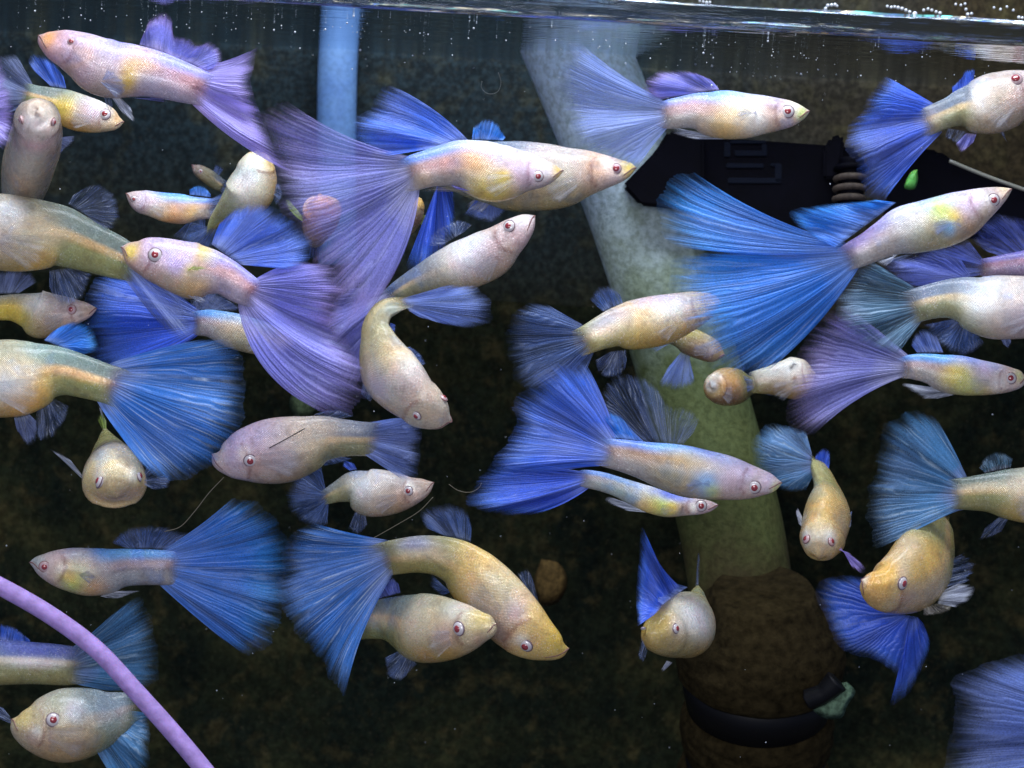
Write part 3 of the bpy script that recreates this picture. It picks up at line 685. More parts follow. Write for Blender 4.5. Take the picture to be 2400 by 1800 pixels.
leaf('algae_patch', [(1268, 1310), (1310, 1320), (1330, 1360), (1310, 1410), (1270, 1420), (1250, 1370)], 900,
     plain('brown_algae', (.08, .05, .016), .9, .1, (60, .4, 1.5), bump=.5), 'round ochre brown algae patch behind the big curved golden fish')
leaf('algae_smear', [(690, 905), (720, 890), (748, 920), (735, 975), (700, 985), (678, 950)], 700,
     plain('green_algae', (.05, .07, .035), .9, .1, (60, .3, 1.6), bump=.5), 'dim green algae smear below the violet fan tail')

# drifting fibres and air bubbles
FIB = plain('fibre', (.16, .14, .10), .6, .3)
def fibre(label, pts, r=1.0, m=FIB): tag(tube_px('fibre', pts, r, m, seg=5, n=24), label, 'fibre')
fibre('long thin brown fibre trailing down left from the chin of the mauve headed fish', [(525, 1118, 0), (490, 1155, 0), (455, 1200, 0), (420, 1236, 0), (385, 1246, 0)])
fibre('thin fibre rising from the curved golden fish to the small female above', [(870, 1264, 40), (930, 1230, 60), (985, 1196, 60), (1015, 1165, 60)], .8)
fibre('tiny curled white fibre floating under the surface left of the pipe', [(1130, 190, 300), (1128, 205, 300), (1145, 220, 300), (1166, 215, 300), (1174, 195, 300), (1168, 170, 300)], .8, plain('white_fibre', (.06, .07, .07), .5))
fibre('faint curved fibre hanging left of the blue violet double tail', [(1052, 1135, 100), (1075, 1150, 100), (1105, 1153, 100), (1125, 1140, 100), (1128, 1132, 100)], .7)
fibre('short black fibre lying across the back of the mauve headed fish', [(631, 1050, -85), (672, 1028, -90), (715, 1004, -85)], 1.3, plain('black_fibre', (.01, .01, .01), .5))
def bubbles(name, items, label, cat=None, kind=None):
    me0 = sphere_mesh('bub', 1.0, 8, 6); bv = np.array([v.co for v in me0.vertices]); bf = [tuple(p.vertices) for p in me0.polygons]
    V = []; F = []
    for (x, y, z, r) in items:
        c = P(x, y, z); F += [tuple(i+len(V)*0+off for i in f) for off in [sum(len(a) for a in V)] for f in bf]; V.append(bv*r*.001*(5+z*.001)/5+c)
    return mesh_obj(name, np.vstack(V), F, BUB)
BUB = plain('bubble_film', (.62, .66, .72), .08, 1.0, coat=1.0)
it = []
for k in range(250):
    x = RNG.uniform(10, 2380); hz = 392-(x-1200)*.058+23
    ylo = 12+max(0, x-700)*.058; band = RNG.choice([0, 1, 2], p=[.5, .38, .12])
    if RNG.rand() < .45: x = float(np.clip(RNG.choice([150, 330, 560, 860, 1010, 1330, 1560, 1700, 1800, 1880])+RNG.normal(0, 60), 5, 2390)); ylo = 12+max(0, x-700)*.058
    y = ylo + (RNG.uniform(6, 60) if band == 0 else RNG.uniform(45, 100) if band == 1 else RNG.uniform(90, 170))
    hh = 417+(x-1225)*.0577; y = max(y, hh-1685/4.52)
    z = RNG.uniform(-250, max(-240, min(1120, (1685/(hh-y)-5)*1000-25)))
    it.append((x, y, z, RNG.choice([.9, 1.2, 1.7, 2.5], p=[.42, .34, .18, .06])))
for k in range(160): it.append((RNG.uniform(0, 2400), RNG.uniform(150, 1780), RNG.uniform(-100, 900), RNG.choice([.7, 1.0, 1.6], p=[.55, .36, .09])))
tag(bubbles('microbubbles', it, ''), 'fine specks of air and dust hanging under the surface', None, None, 'stuff')
chain = [(1640, 2, 3), (1648, 4, 3), (1656, 6, 4), (1664, 5, 3), (1930, 33, 7), (1940, 13, 4), (1949, 12, 4), (1957, 11, 4), (1935, 20, 4), (1962, 14, 3),
         (2080, 15, 3.5), (2089, 17, 3.5), (2097, 16, 3.5), (2105, 18, 4), (2114, 20, 4), (2123, 24, 4), (2132, 28, 4), (2144, 33, 6), (2165, 24, 3.5), (2175, 21, 3.5), (2184, 24, 3.5), (2194, 28, 3.5), (2203, 31, 4),
         (2268, 34, 4), (2277, 32, 3.5), (2264, 22, 3.5), (2388, 41, 4), (2396, 42, 3.5), (2240, 10, 3), (2252, 12, 3), (2262, 9, 3), (2330, 18, 3), (2345, 22, 3), (2360, 16, 3), (2375, 24, 3)]
bm_ = sphere_mesh('bubble', 1.0, 14, 10); bm_.materials.append(BUB)
for x, y, r in chain:
    o = bpy.data.objects.new('surface_bubble', bm_); COL.objects.link(o); o.location = tuple(P(x, y, -535)); o.scale = (r*.001*.9,)*3
    cl_ = ('left of the others at the very top edge' if x < 1700 else 'clumped above the bright waterline right of centre' if x < 2000 else 'in the slanting beaded chain' if x < 2150 else
           'in the short arched chain right of the slanting one' if x < 2210 else 'loosely scattered near the top right corner')
    tag(o, ('large' if r > 5 else 'tiny') + ' clear bubble ' + cl_, 'bubble', 'bubbles clinging along the waterline at the top right')
# ================================================================== the fish
T_, D_, A_, PC, PV = 'tail_fin', 'dorsal_fin', 'anal_fin', 'pectoral_fin', 'pelvic_fin'
guppy('lilac and ochre male with orange snout swimming left at the top left', 'A',
  [(249,224,252,240),(262,208,275,285),(310,196,305,340),(380,190,345,395),(470,195,400,440),(580,212,500,520),(680,240,590,600),(780,270,690,632),(900,292,790,622),(1020,325,920,622),(1150,375,1050,640),(1250,420,1170,665),(1350,470,1300,690),(1420,500,1350,715)],
  'mp', (-150, -150), 0, eyes=[(462,268,24,'d')], marks=[(310,240,62,'ora',1),(820,520,100,'och',.9,.6),(900,380,90,'gold',.45),(560,340,80,'rose',.6),(520,470,70,'mauve',.5),(1250,545,55,'red',.6,2.6),(1330,600,50,'red',.4)],
  fins=[(T_,(1350,465),(1310,690),[(1660,308),(1630,420),(1608,550),(1640,650),(1700,800),(1750,930),(1830,1040),(1900,1120)],'mauve',dict(b=(-.10,.10),jag=.03,n=26)),
        (D_,(905,288),(1340,455),[(915,250),(980,120),(1060,80),(1115,130),(1130,225),(1230,252),(1290,290),(1350,272),(1425,322),(1432,400),(1380,450)],'violet',dict(n=16)),
        (A_,(845,632),(940,640),[(1095,665),(1080,640),(1000,625)],'lilac',{}),
        (PV,(700,600),(790,640),[(800,740),(870,788),(850,700)],'white',dict(tilt=-40,n=5)),(PV,(670,600),(720,620),[(690,700),(720,720),(730,690)],'clear',dict(z=20))],
  pect=((600,480),(640,560),[(760,640),(820,560),(700,440)],'clear',dict(z=-25,tilt=-120)))
guppy('small pearly male facing right with blue dorsal fin below the lilac male', 'A',
  [(800,783,797,798),(770,742,745,838),(700,680,660,858),(620,640,560,858),(540,612,460,840),(440,580,380,800),(350,568,290,745),(250,555,200,700),(130,520,100,665)],
  'fy', (60, 90), 0, eyes=[(680,740,38)], marks=[(415,690,70,'yel',.6),(600,720,90,'lil',.6),(640,670,40,'wht',.7),(760,760,35,'ora',.5)],
  fins=[(T_,(150,520),(100,665),[(110,360),(40,360),(-40,420),(-110,540),(-100,660),(-20,740),(60,730)],'grey',{}),
        (D_,(330,560),(430,575),[(190,430),(195,370),(270,360),(350,410),(410,490)],'blue',{})])
guppy('pinkish fish seen from above nosing upward between its neighbours at the left edge', 'A',
  [(228,720,246,720),(190,725,292,723),(140,742,340,740),(100,785,380,785),(75,860,400,870),(40,960,390,970),(12,1060,360,1070),(5,1150,330,1160),(8,1230,295,1240),(15,1300,265,1320),(40,1370,230,1380)],
  'p', (-190, 190), 90, (.85,.8,.6), eyes=[(135,778,30,'p',False),(348,792,30,'p',False)], marks=[(225,960,75,'pink',.8,.6),(110,930,50,'rose',.6),(230,800,80,'wht',.5),(180,1200,100,'tan',.5)],
  fins=[(PC,(385,890),(375,960),[(490,880),(470,920),(380,1005)],'grey',dict(z=30))], tint=(1,.95,.97))
guppy('large olive backed female at the left edge, her tail under the violet male', 'E',
  [(-420,330,-420,370),(-380,260,-370,450),(-250,190,-260,560),(-100,150,-130,630),(40,150,20,650),(160,168,130,655),(280,190,260,642),(400,222,360,622),(520,285,470,640),(650,358,600,668),(780,430,740,702),(880,500,850,722),(960,545,930,740)],
  'fy', (-40, 60), 0, (.6,.55,.35), marks=[(60,270,110,'sil',.8),(120,240,60,'wht',.5),(30,480,120,'grey',.5),(280,600,90,'gold',.6),(290,420,80,'cream',.5,2),(250,330,60,'cream',.4)],
  fins=[(T_,(900,520),(880,725),[(1190,790),(1245,930),(1240,1040),(1205,1085),(1100,1050),(1000,960)],'grey',dict(jag=.06)),
        (D_,(440,215),(560,290),[(480,150),(620,88),(720,150),(775,270),(745,370),(680,385)],'clear',dict(n=12)),
        (A_,(320,648),(450,628),[(320,760),(370,850),(440,875),(500,860),(560,760),(590,670)],'clear',dict(n=11))])
guppy('small slim male with a sky blue back facing left in the upper left gap', 'A',
  [(818,1250,822,1262),(850,1235,850,1310),(920,1230,900,1375),(1000,1240,980,1405),(1100,1250,1080,1442),(1200,1260,1180,1452),(1300,1280,1260,1425),(1420,1290,1400,1410)],
  'm', (240, 260), 0, eyes=[(868,1290,22)], marks=[(1150,1270,45,'sky',.9,3),(1120,1400,90,'ora',.7),(960,1310,70,'lil',.6),(1000,1380,50,'cream',.6),(1250,1370,60,'gold',.5)],
  fins=[(T_,(1400,1290),(1390,1410),[(1560,1200),(1640,1300),(1620,1440),(1520,1520)],'smoke',{}),(D_,(1230,1262),(1365,1278),[(1228,1225),(1270,1203),(1330,1215),(1365,1255)],'sky',{}),
        (A_,(1240,1420),(1330,1400),[(1110,1540),(1200,1570),(1310,1560),(1330,1480)],'smoke',{})])
guppy('lilac headed male with bright red eye facing left with a huge violet fan tail', 'E',
  [(786,490,790,508),(830,462,812,560),(900,446,850,630),(1000,433,920,690),(1100,440,1010,740),(1200,455,1120,795),(1300,472,1230,832),(1380,505,1330,810),(1480,565,1420,805),(1600,650,1520,855),(1690,715,1600,880),(1740,745,1650,885)],
  'mp', (-170, -150), 0, eyes=[(1005,545,46)], marks=[(840,520,60,'yel',.8),(1310,530,75,'yel',.75),(1210,655,38,'yel',.8),(1100,560,120,'lil',.7),(1250,760,110,'och',.6),(900,660,60,'tan',.6),(1050,700,80,'tan',.6),(1500,660,45,'pink',.8,3),(1650,790,45,'red',.6,1.5),(1150,610,50,'vio',.5)],
  fins=[(T_,(1735,735),(1620,885),[(1930,590),(2100,620),(2190,720),(2200,900),(2220,1080),(2310,1250),(2340,1430),(2250,1540),(2090,1545)],'violet',dict(b=(.10,.30),n=34,jag=.06)),
        (D_,(1370,478),(1560,610),[(1430,330),(1540,235),(1650,218),(1760,235),(1870,310),(1960,400),(2010,500),(1990,590),(1880,640)],'blue',dict(n=19,b=(.05,0))),
        (A_,(1230,840),(1400,815),[(1240,870),(1400,905),(1540,900),(1500,850)],'clear',{}),
        (PV,(1170,780),(1230,800),[(1300,860),(1340,850),(1290,810)],'white',dict(z=-20))],
  pect=((1170,620),(1180,680),[(1290,650),(1340,630),(1320,620),(1260,612)],'lime',dict(z=-35,tilt=-40,n=5)))
guppy('male with a pale blue streaked back half hidden beneath the violet fan tail', 'E',
  [(1900,1120,1900,1140),(1860,1060,1860,1180),(1750,1000,1750,1200),(1600,950,1620,1180),(1480,915,1480,1140),(1380,900,1350,1080),(1300,905,1290,1070),(1230,915,1225,1060)],
  'm', (130, 150), 0, marks=[(1450,925,50,'sky',.8,3),(1560,1100,90,'oliv',.6),(1500,1010,80,'cream',.5)],
  fins=[(T_,(1240,905),(1225,1060),[(880,690),(740,690),(640,730),(590,850),(580,980),(600,1110),(640,1220),(720,1290),(850,1270),(1000,1190)],'cobalt',dict(b=(.08,.12),n=30)),
        (D_,(1250,905),(1420,900),[(1250,850),(1330,780),(1480,830),(1560,890)],'grey',{})], dim=.9)
guppy('pale gold female heading steeply up behind the lilac mauve tail', 'A',
  [(1650,982,1690,982),(1600,995,1735,1008),(1545,1050,1768,1085),(1492,1130,1785,1200),(1445,1210,1745,1310),(1410,1290,1620,1370),(1375,1370,1490,1420),(1345,1450,1410,1475),(1330,1520,1380,1540)],
  'g', (110, 160), 60, (.8,.7,.5), marks=[(1640,1130,90,'wht',.8,2),(1700,1250,70,'cream',.7),(1560,1130,60,'slate',.4)], tint=(.95,1,.95), mouth=False,
  fins=[(T_,(1335,1500),(1400,1510),[(1240,1440),(1200,1560),(1300,1620),(1380,1600)],'smoke',{}),(PC,(1740,1200),(1760,1260),[(1810,1190),(1830,1260),(1790,1330)],'clear',{})])
guppy('tiny dim brown fish far back just above the slim male with sky blue back', 'A',
  [(1245,1065,1250,1082),(1290,1065,1265,1130),(1350,1090,1320,1180),(1420,1140,1390,1230),(1470,1180,1450,1250)],
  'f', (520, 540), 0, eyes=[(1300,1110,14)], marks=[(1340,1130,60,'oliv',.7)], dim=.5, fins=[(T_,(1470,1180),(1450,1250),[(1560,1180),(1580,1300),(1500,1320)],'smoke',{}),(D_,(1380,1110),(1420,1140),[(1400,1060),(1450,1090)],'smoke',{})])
guppy('big central male with red flank stripe and lilac head and great veil tail', 'B',
  [(1990,1100,1988,1112),(1940,1066,1945,1160),(1860,1024,1850,1215),(1760,980,1740,1245),(1650,945,1640,1290),(1550,925,1530,1310),(1450,905,1430,1275),(1350,905,1320,1218),(1220,935,1220,1206),(1100,975,1110,1216),(1000,1010,1010,1240),(930,1040,950,1245)],
  'm', (-60, -110), 0, eyes=[(1828,1142,36)], marks=[(1700,1100,110,'lil',.8),(1850,1060,80,'sil',.7),(1960,1110,40,'yel',.6),(1610,1145,45,'yel',.95),(1510,1230,110,'yel',.55),(1420,1040,90,'gold',.6),(1200,1085,50,'red',.75,4.0),(1500,1010,60,'pink',.6,2),(945,1150,45,'red',.85,.5),(1080,1170,60,'tan',.5),(1750,1160,60,'mauve',.6),(1560,930,60,'sil',.7,3)],
  fins=[(T_,(935,1035),(960,1245),[(240,672),(150,690),(62,800),(85,960),(140,1130),(190,1300),(300,1500),(400,1690),(520,1960),(650,2080),(800,1920)],'lilac',dict(b=(-.12,.14),n=40,jag=.05,wave=.06)),
        (D_,(1375,905),(1120,965),[(890,562),(800,595),(765,665),(700,745),(630,800),(620,880),(700,960),(850,1010)],'blue',dict(b=(.10,0),n=18)),
        (A_,(1400,1245),(1300,1200),[(1060,1238),(1120,1215),(1220,1200)],'gold',{}),
        (PV,(1450,1262),(1400,1240),[(1300,1215),(1250,1190),(1290,1225)],'violet',dict(z=-25,n=4))])
guppy('plump tan female with yellow snout just behind the big central male', 'C',
  [(803,1083,801,1095),(770,1052,770,1130),(700,1030,700,1180),(600,1000,600,1225),(480,968,480,1275),(330,945,330,1345),(150,922,150,1370),(0,912,-20,1365),(-100,915,-130,1330),(-250,940,-260,1290),(-400,980,-400,1230),(-560,1020,-560,1190)],
  'f', (100, 150), 0, (.7,.7,.4), eyes=[(675,1092,34,'d')], marks=[(770,1085,60,'yel',.75),(560,1060,90,'ora',.4),(470,1110,80,'brn',.45),(620,1050,40,'wht',.6),(200,1250,200,'oliv',.6),(100,1200,150,'tan',.5)],
  fins=[(T_,(-540,1030),(-560,1190),[(-380,1230),(-370,1400),(-420,1560),(-500,1690),(-600,1770),(-680,1700)],'cobalt',dict(tilt=60)),
        (D_,(-260,905),(-60,910),[(-250,820),(-170,770),(-100,800),(-40,890)],'sky',{}),
        (PV,(-200,1250),(-80,1300),[(-310,1390),(-240,1420),(-120,1430),(0,1320)],'dusty',dict(n=5)),
        (PV,(-160,1240),(-100,1280),[(-300,1330),(-280,1360),(-200,1380)],'white',dict(n=4))])
guppy('silvery fish with ringed red eye rising to the upper right in the centre', 'F',
  [(1806,288,1806,300),(1772,270,1778,370),(1680,290,1725,480),(1580,335,1665,570),(1470,380,1600,670),(1360,430,1500,730),(1250,475,1370,772),(1150,535,1240,780),(1050,605,1130,790),(960,670,1030,815),(870,740,945,850),(790,830,850,900)],
  'f', (60, 160), 0, eyes=[(1638,360,42)], marks=[(1560,470,80,'rose',.75),(1700,440,50,'rose',.6),(1640,520,50,'tan',.6),(1350,520,110,'sil',.8,1.6),(1200,620,110,'cream',.5),(1100,640,120,'slate',.5),(1730,310,60,'sil',.5)],
  fins=[(T_,(790,790),(880,880),[(600,760),(480,860),(440,1060),(500,1280),(620,1400),(720,1290)],'lilac',dict(n=22)),
        (D_,(1345,400),(1215,480),[(1400,350),(1330,320),(1230,350),(1130,420),(1120,490)],'clear',dict(n=10)),
        (A_,(1300,770),(1380,770),[(1400,790),(1440,760),(1450,745)],'white',dict(n=4))])
guppy('thin brown fish pointing straight up between the veil tail and the silvery fish', 'B',
  [(1040,1285,1072,1290),(1025,1310,1085,1322),(1000,1380,1078,1420),(970,1450,1042,1480),(935,1540,965,1560)],
  'g', (210, 240), 70, (.9,.8,.6), marks=[(1055,1310,30,'gold',.9),(1030,1430,60,'brn',.9)], dim=.75, mouth=False,
  fins=[(PC,(1065,1400),(1060,1450),[(1110,1390),(1115,1430),(1080,1460)],'lime',{}),(T_,(935,1540),(965,1560),[(900,1640),(960,1660)],'smoke',{})])
guppy('pinkish brown blunt headed fish glimpsed through the veil tail', 'B',
  [(340,1300,500,1310),(310,1335,538,1370),(300,1400,530,1450),(320,1490,470,1540),(360,1570,430,1590)],
  'g', (150, 260), 80, (.9,.8,.7), marks=[(440,1340,90,'ora',.8),(330,1430,60,'rose',.7),(440,1500,70,'brn',.6)], tint=(.95,.8,.85), mouth=False,
  fins=[(PC,(300,1400),(310,1440),[(210,1290),(190,1310),(250,1400)],'lime',dict(n=4)),(T_,(360,1570),(430,1590),[(340,1680),(440,1690)],'smoke',{})])
guppy('cream fish curled like a hook with its head hanging down in the centre', 'F',
  [(1266,1600,1240,1640),(1274,1545,1150,1656),(1248,1480,1040,1630),(1180,1400,920,1568),(1110,1290,790,1480),(1030,1190,695,1370),(970,1140,672,1240),(910,1080,676,1110),(865,1010,698,980),(880,955,760,880),(950,915,860,832),(1040,885,990,812)],
  'p', (-190, -120), 55, (.75,.7,.55), eyes=[(1040,1588,34,'s',False),(1215,1470,32,'p',False)], marks=[(950,1250,90,'wht',.8,2),(840,1200,70,'gold',.5,2),(1080,1480,110,'tan',.6),(780,1400,90,'lil',.5),(760,1000,90,'oliv',.6,2),(900,880,60,'oliv',.5),(1000,1340,60,'rose',.4)],
  fins=[(T_,(980,815),(1050,900),[(1250,740),(1420,760),(1500,860),(1500,960),(1380,1010),(1200,990),(1060,950)],'dusty',dict(n=26,tilt=40)),
        (D_,(960,1150),(1080,1260),[(1000,1140),(1060,1180),(1100,1250)],'smoke',dict(n=8,z=-20)),
        (PC,(690,1370),(760,1460),[(680,1450),(740,1500)],'clear',{}),(PC,(870,985),(850,1040),[(905,1000),(900,1050)],'blue',dict(n=4))])
guppy('slender male facing right near the surface trailing a pale blue grey tail', 'C',
  [(1925,714,1925,728),(1890,690,1895,765),(1820,655,1820,815),(1730,635,1730,845),(1620,615,1620,872),(1500,600,1500,900),(1380,585,1390,902),(1290,590,1290,885),(1200,600,1200,842),(1100,625,1100,832),(1000,648,1000,835),(930,665,930,812)],
  'm', (-70, -60), 0, eyes=[(1787,722,42)], marks=[(1370,810,110,'och',.75),(1480,700,120,'cream',.7),(1120,690,45,'pink',.8,4),(1880,730,45,'lime',.6),(1680,700,60,'pink',.6),(1700,790,60,'brn',.4),(1400,610,40,'sky',.5,3),(1600,800,80,'sil',.5),(1830,680,45,'wht',.5)],
  fins=[(T_,(935,655),(945,818),[(430,258),(375,310),(330,470),(320,600),(390,780),(430,930),(600,1010),(700,1060),(810,1095)],'dusty',dict(b=(-.08,-.05),n=34,jag=.04)),
        (D_,(1345,583),(1180,602),[(1280,510),(1160,462),(1050,458),(950,470),(870,530),(860,610),(930,650)],'violet',dict(b=(.08,0),n=16)),
        (A_,(1400,902),(1280,882),[(1180,905),(1040,850),(1040,838),(1180,848)],'white',dict(n=6))],
  pect=((1600,700),(1610,760),[(1480,790),(1450,740),(1500,700)],'clear',dict(z=-25,tilt=-110)))
guppy('pearly bellied female leaving the frame at the upper right with a deep blue fan tail', 'D',
  [(2380,600,2380,615),(2340,540,2340,650),(2250,460,2280,700),(2150,445,2190,775),(2050,460,2090,845),(1960,490,1980,872),(1880,530,1880,865),(1810,575,1810,830),(1740,625,1740,825),(1650,665,1660,850),(1560,692,1590,882),(1500,700,1530,895)],
  'f', (130, 150), 0, (.7,.65,.4), eyes=[(2158,512,44,'d')], marks=[(1950,640,110,'sil',.85,.6),(2060,640,90,'tan',.6),(1960,800,90,'tan',.5),(1600,780,80,'rose',.4)],
  fins=[(T_,(1545,692),(1580,895),[(1340,505),(1250,590),(1170,720),(1085,850),(1090,950),(1150,1050),(1170,1150),(1200,1250),(1320,1285)],'cobalt',dict(b=(0,-.05),n=24)),
        (D_,(1880,540),(1750,615),[(1895,450),(1860,440),(1820,465),(1790,520),(1745,560)],'cobalt',dict(n=8,jag=.2)),
        (A_,(1905,868),(1840,860),[(1880,930),(1800,985),(1770,930)],'violet',dict(n=4)),(A_,(1840,850),(1720,830),[(1780,930),(1700,890)],'clear',{}),
        (PV,(2050,850),(2080,850),[(2110,930),(2100,920)],'clear',dict(n=3))])
guppy('big male with yellow and sky blue shoulder spots and electric blue torn fan tail', 'H',
  [(2131,115,2130,126),(2088,106,2104,170),(2000,103,2045,245),(1900,110,1950,335),(1780,130,1850,430),(1650,165,1730,492),(1520,200,1600,522),(1400,235,1460,542),(1290,320,1340,560),(1180,400,1230,600),(1080,460,1130,635),(990,520,1060,655)],
  'm', (-180, -190), 0, eyes=[(2015,190,42)], marks=[(1760,300,52,'yel',1),(1670,255,80,'lime',.8),(1725,380,48,'sky',.95),(1480,310,120,'sil',.75),(1600,440,130,'oliv',.6),(1860,230,80,'lil',.7),(1860,380,70,'brn',.6),(1960,300,60,'tan',.6),(1150,430,70,'vio',.8,3),(2090,130,50,'cream',.6),(1950,170,45,'wht',.5),(1300,440,100,'grey',.5,2),(1020,540,70,'lil',.4)],
  fins=[(T_,(985,500),(1075,660),[(120,32),(10,45),(-85,125),(-115,240),(-80,370),(-10,480),(170,508),(255,520),(170,535),(-20,590),(-30,720),(10,870),(70,1010),(170,1180),(330,1285),(520,1315)],'sky',dict(b=(-.10,.10),n=46,jag=.035,wave=.05)),
        (D_,(1385,206),(990,500),[(1250,188),(1000,212),(810,240),(690,275),(760,370),(900,460)],'sky',dict(n=15,z=-22)),
        (A_,(1400,545),(1360,545),[(1260,590),(1300,620),(1380,570)],'white',dict(n=4,z=-20)),
        (PV,(1500,540),(1450,545),[(1400,585),(1320,600),(1380,560)],'clear',dict(z=-20,n=4))],
  pect=((1800,300),(1810,370),[(1640,430),(1620,360),(1680,300)],'clear',dict(z=-40,tilt=-120)))
guppy('stout silvery female leaving the right edge with a dark rayed teal tail', 'H',
  [(2650,850,2650,880),(2580,760,2580,980),(2450,700,2450,1050),(2300,685,2300,1080),(2150,680,2150,1092),(2000,677,2000,1088),(1900,680,1890,1045),(1820,685,1820,990),(1730,702,1730,958),(1620,732,1610,960),(1500,768,1500,988),(1420,790,1440,1010)],
  'f', (20, 10), 0, (.65,.6,.4), marks=[(1980,860,150,'sil',.85),(2150,980,120,'lil',.4),(1400,890,70,'rose',.5),(2050,1000,90,'tan',.4)],
  fins=[(T_,(1405,785),(1440,1020),[(1235,590),(1140,640),(1050,750),(1000,850),(1015,930),(1060,1010),(1130,1090),(1260,1150),(1400,1180)],'teal',dict(n=26)),
        (D_,(1870,682),(1720,706),[(1800,570),(1640,520),(1450,560),(1290,600),(1340,680),(1480,752),(1600,745)],'dblue',dict(n=13)),
        (A_,(1880,1030),(1760,960),[(1960,1120),(1830,1200),(1700,1150),(1600,1070),(1560,1000)],'smoke',dict(n=9)),
        (PV,(2060,1085),(2120,1085),[(2080,1130),(2110,1150),(2130,1110)],'grey',dict(n=4))])
guppy('dusky purple finned male mostly off the right edge behind the yellow spotted one', 'H',
  [(2900,520,2900,540),(2700,470,2700,680),(2500,480,2500,720),(2300,500,2300,700),(2150,530,2150,690),(2000,560,2000,690),(1900,580,1900,680)],
  'mp', (240, 240), 0, fins=[(D_,(2350,505),(2080,560),[(2260,330),(2120,290),(1990,300),(1900,380),(1880,450),(1960,520)],'dblue',dict(n=13)),
        (T_,(1900,575),(1890,680),[(1850,450),(1700,490),(1520,540),(1420,620),(1500,720),(1600,760)],'dblue',{})], tint=(.75,.65,.75))
guppy('male with yellow belly and silver streaked anal fin swimming right at the right edge', 'H',
  [(2225,1335,2225,1350),(2200,1300,2200,1395),(2130,1275,2130,1430),(2030,1248,2030,1450),(1920,1225,1920,1458),(1810,1200,1810,1456),(1700,1190,1700,1436),(1600,1185,1600,1382),(1500,1190,1480,1352),(1400,1215,1390,1345)],
  'm', (110, 130), 0, eyes=[(2125,1345,38)], marks=[(1760,1320,90,'yel',.65),(1850,1400,90,'lime',.35),(1620,1195,45,'sky',.8,3),(2040,1390,45,'sil',.8),(1950,1300,60,'lil',.5),(2190,1330,40,'lime',.4)],
  fins=[(T_,(1410,1205),(1375,1345),[(1240,1010),(1060,900),(900,990),(800,1130),(760,1300),(735,1440),(690,1570),(760,1685),(880,1690)],'lilac',dict(n=34,b=(0,-.12),jag=.03)),
        (D_,(1690,1180),(1520,1180),[(1640,1060),(1560,1028),(1500,1070),(1480,1130)],'dusty',{}),
        (A_,(1760,1452),(1640,1400),[(1640,1480),(1540,1470),(1430,1380),(1560,1400)],'white',dict(n=5,jag=.15))])
guppy('gold sheened female with silver flank heading right behind the torn blue tail', 'G',
  [(1350,850,1355,870),(1300,800,1320,920),(1200,780,1240,990),(1080,788,1130,1060),(960,803,1000,1125),(840,825,860,1155),(740,850,760,1160),(650,890,690,1142),(560,945,600,1158),(470,1000,520,1182),(390,1040,450,1205)],
  'g', (100, -20), 0, (.65,.6,.4), marks=[(1000,870,80,'wht',.85,2.2),(800,930,100,'gold',.6,1.5),(620,1010,60,'cream',.7,3),(950,830,50,'lil',.6,3),(650,940,50,'blu',.3,3),(800,1120,80,'och',.6,1.5)],
  fins=[(T_,(380,1030),(450,1210),[(230,868),(110,870),(20,960),(-20,1100),(10,1230),(60,1360),(180,1420),(320,1420),(440,1400)],'smoke',dict(n=34)),
        (D_,(720,860),(590,915),[(700,800),(640,750),(560,760),(500,830)],'smoke',{}),
        (A_,(740,1160),(640,1170),[(745,1230),(720,1310),(640,1340),(560,1300),(540,1230)],'clear',{})], mouth=False)
guppy('big male with turquoise scaled back facing right below centre with ragged upper blue tail', 'K',
  [(2162,1050,2160,1063),(2120,1010,2110,1110),(2040,970,2030,1140),(1930,925,1920,1165),(1800,875,1790,1168),(1670,843,1650,1160),(1540,812,1510,1135),(1400,795,1370,1085),(1280,788,1250,1030),(1150,775,1130,985),(1030,765,1030,955),(955,762,965,935)],
  'm', (-60, -60), 0, eyes=[(1985,1085,44)], marks=[(1450,835,38,'sky',1,3.5),(1570,875,40,'sky',.9,2),(1200,870,40,'brn',.8,4.5),(1690,1060,75,'sky',.65),(1720,1100,45,'lime',.5),(1540,900,50,'gold',.6,3),(1450,1000,120,'oliv',.5),(1850,1020,90,'lil',.7),(1820,1110,60,'rose',.7),(2080,1040,70,'lil',.6),(2130,1090,40,'lime',.5),(1930,960,60,'lil',.6)],
  fins=[(T_,(1010,760),(975,940),[(900,300),(760,300),(610,340),(545,470),(450,530),(455,640),(430,760),(370,860),(320,940),(480,985),(700,985)],'blue',dict(b=(.08,-.06),n=40,jag=.05)),
        (D_,(1520,808),(1250,788),[(1600,720),(1625,640),(1560,575),(1440,560),(1340,430),(1170,350),(1060,390),(1005,510),(1010,620),(1060,720)],'clear',dict(n=22,wave=.04)),
        (A_,(1270,790),(1080,765),[(1200,720),(1080,600),(1010,620),(1020,700)],'sky',dict(n=10))],
  pect=((1700,1030),(1700,1090),[(1560,1120),(1540,1080),(1600,1020)],'clear',dict(z=-35,tilt=-110)))
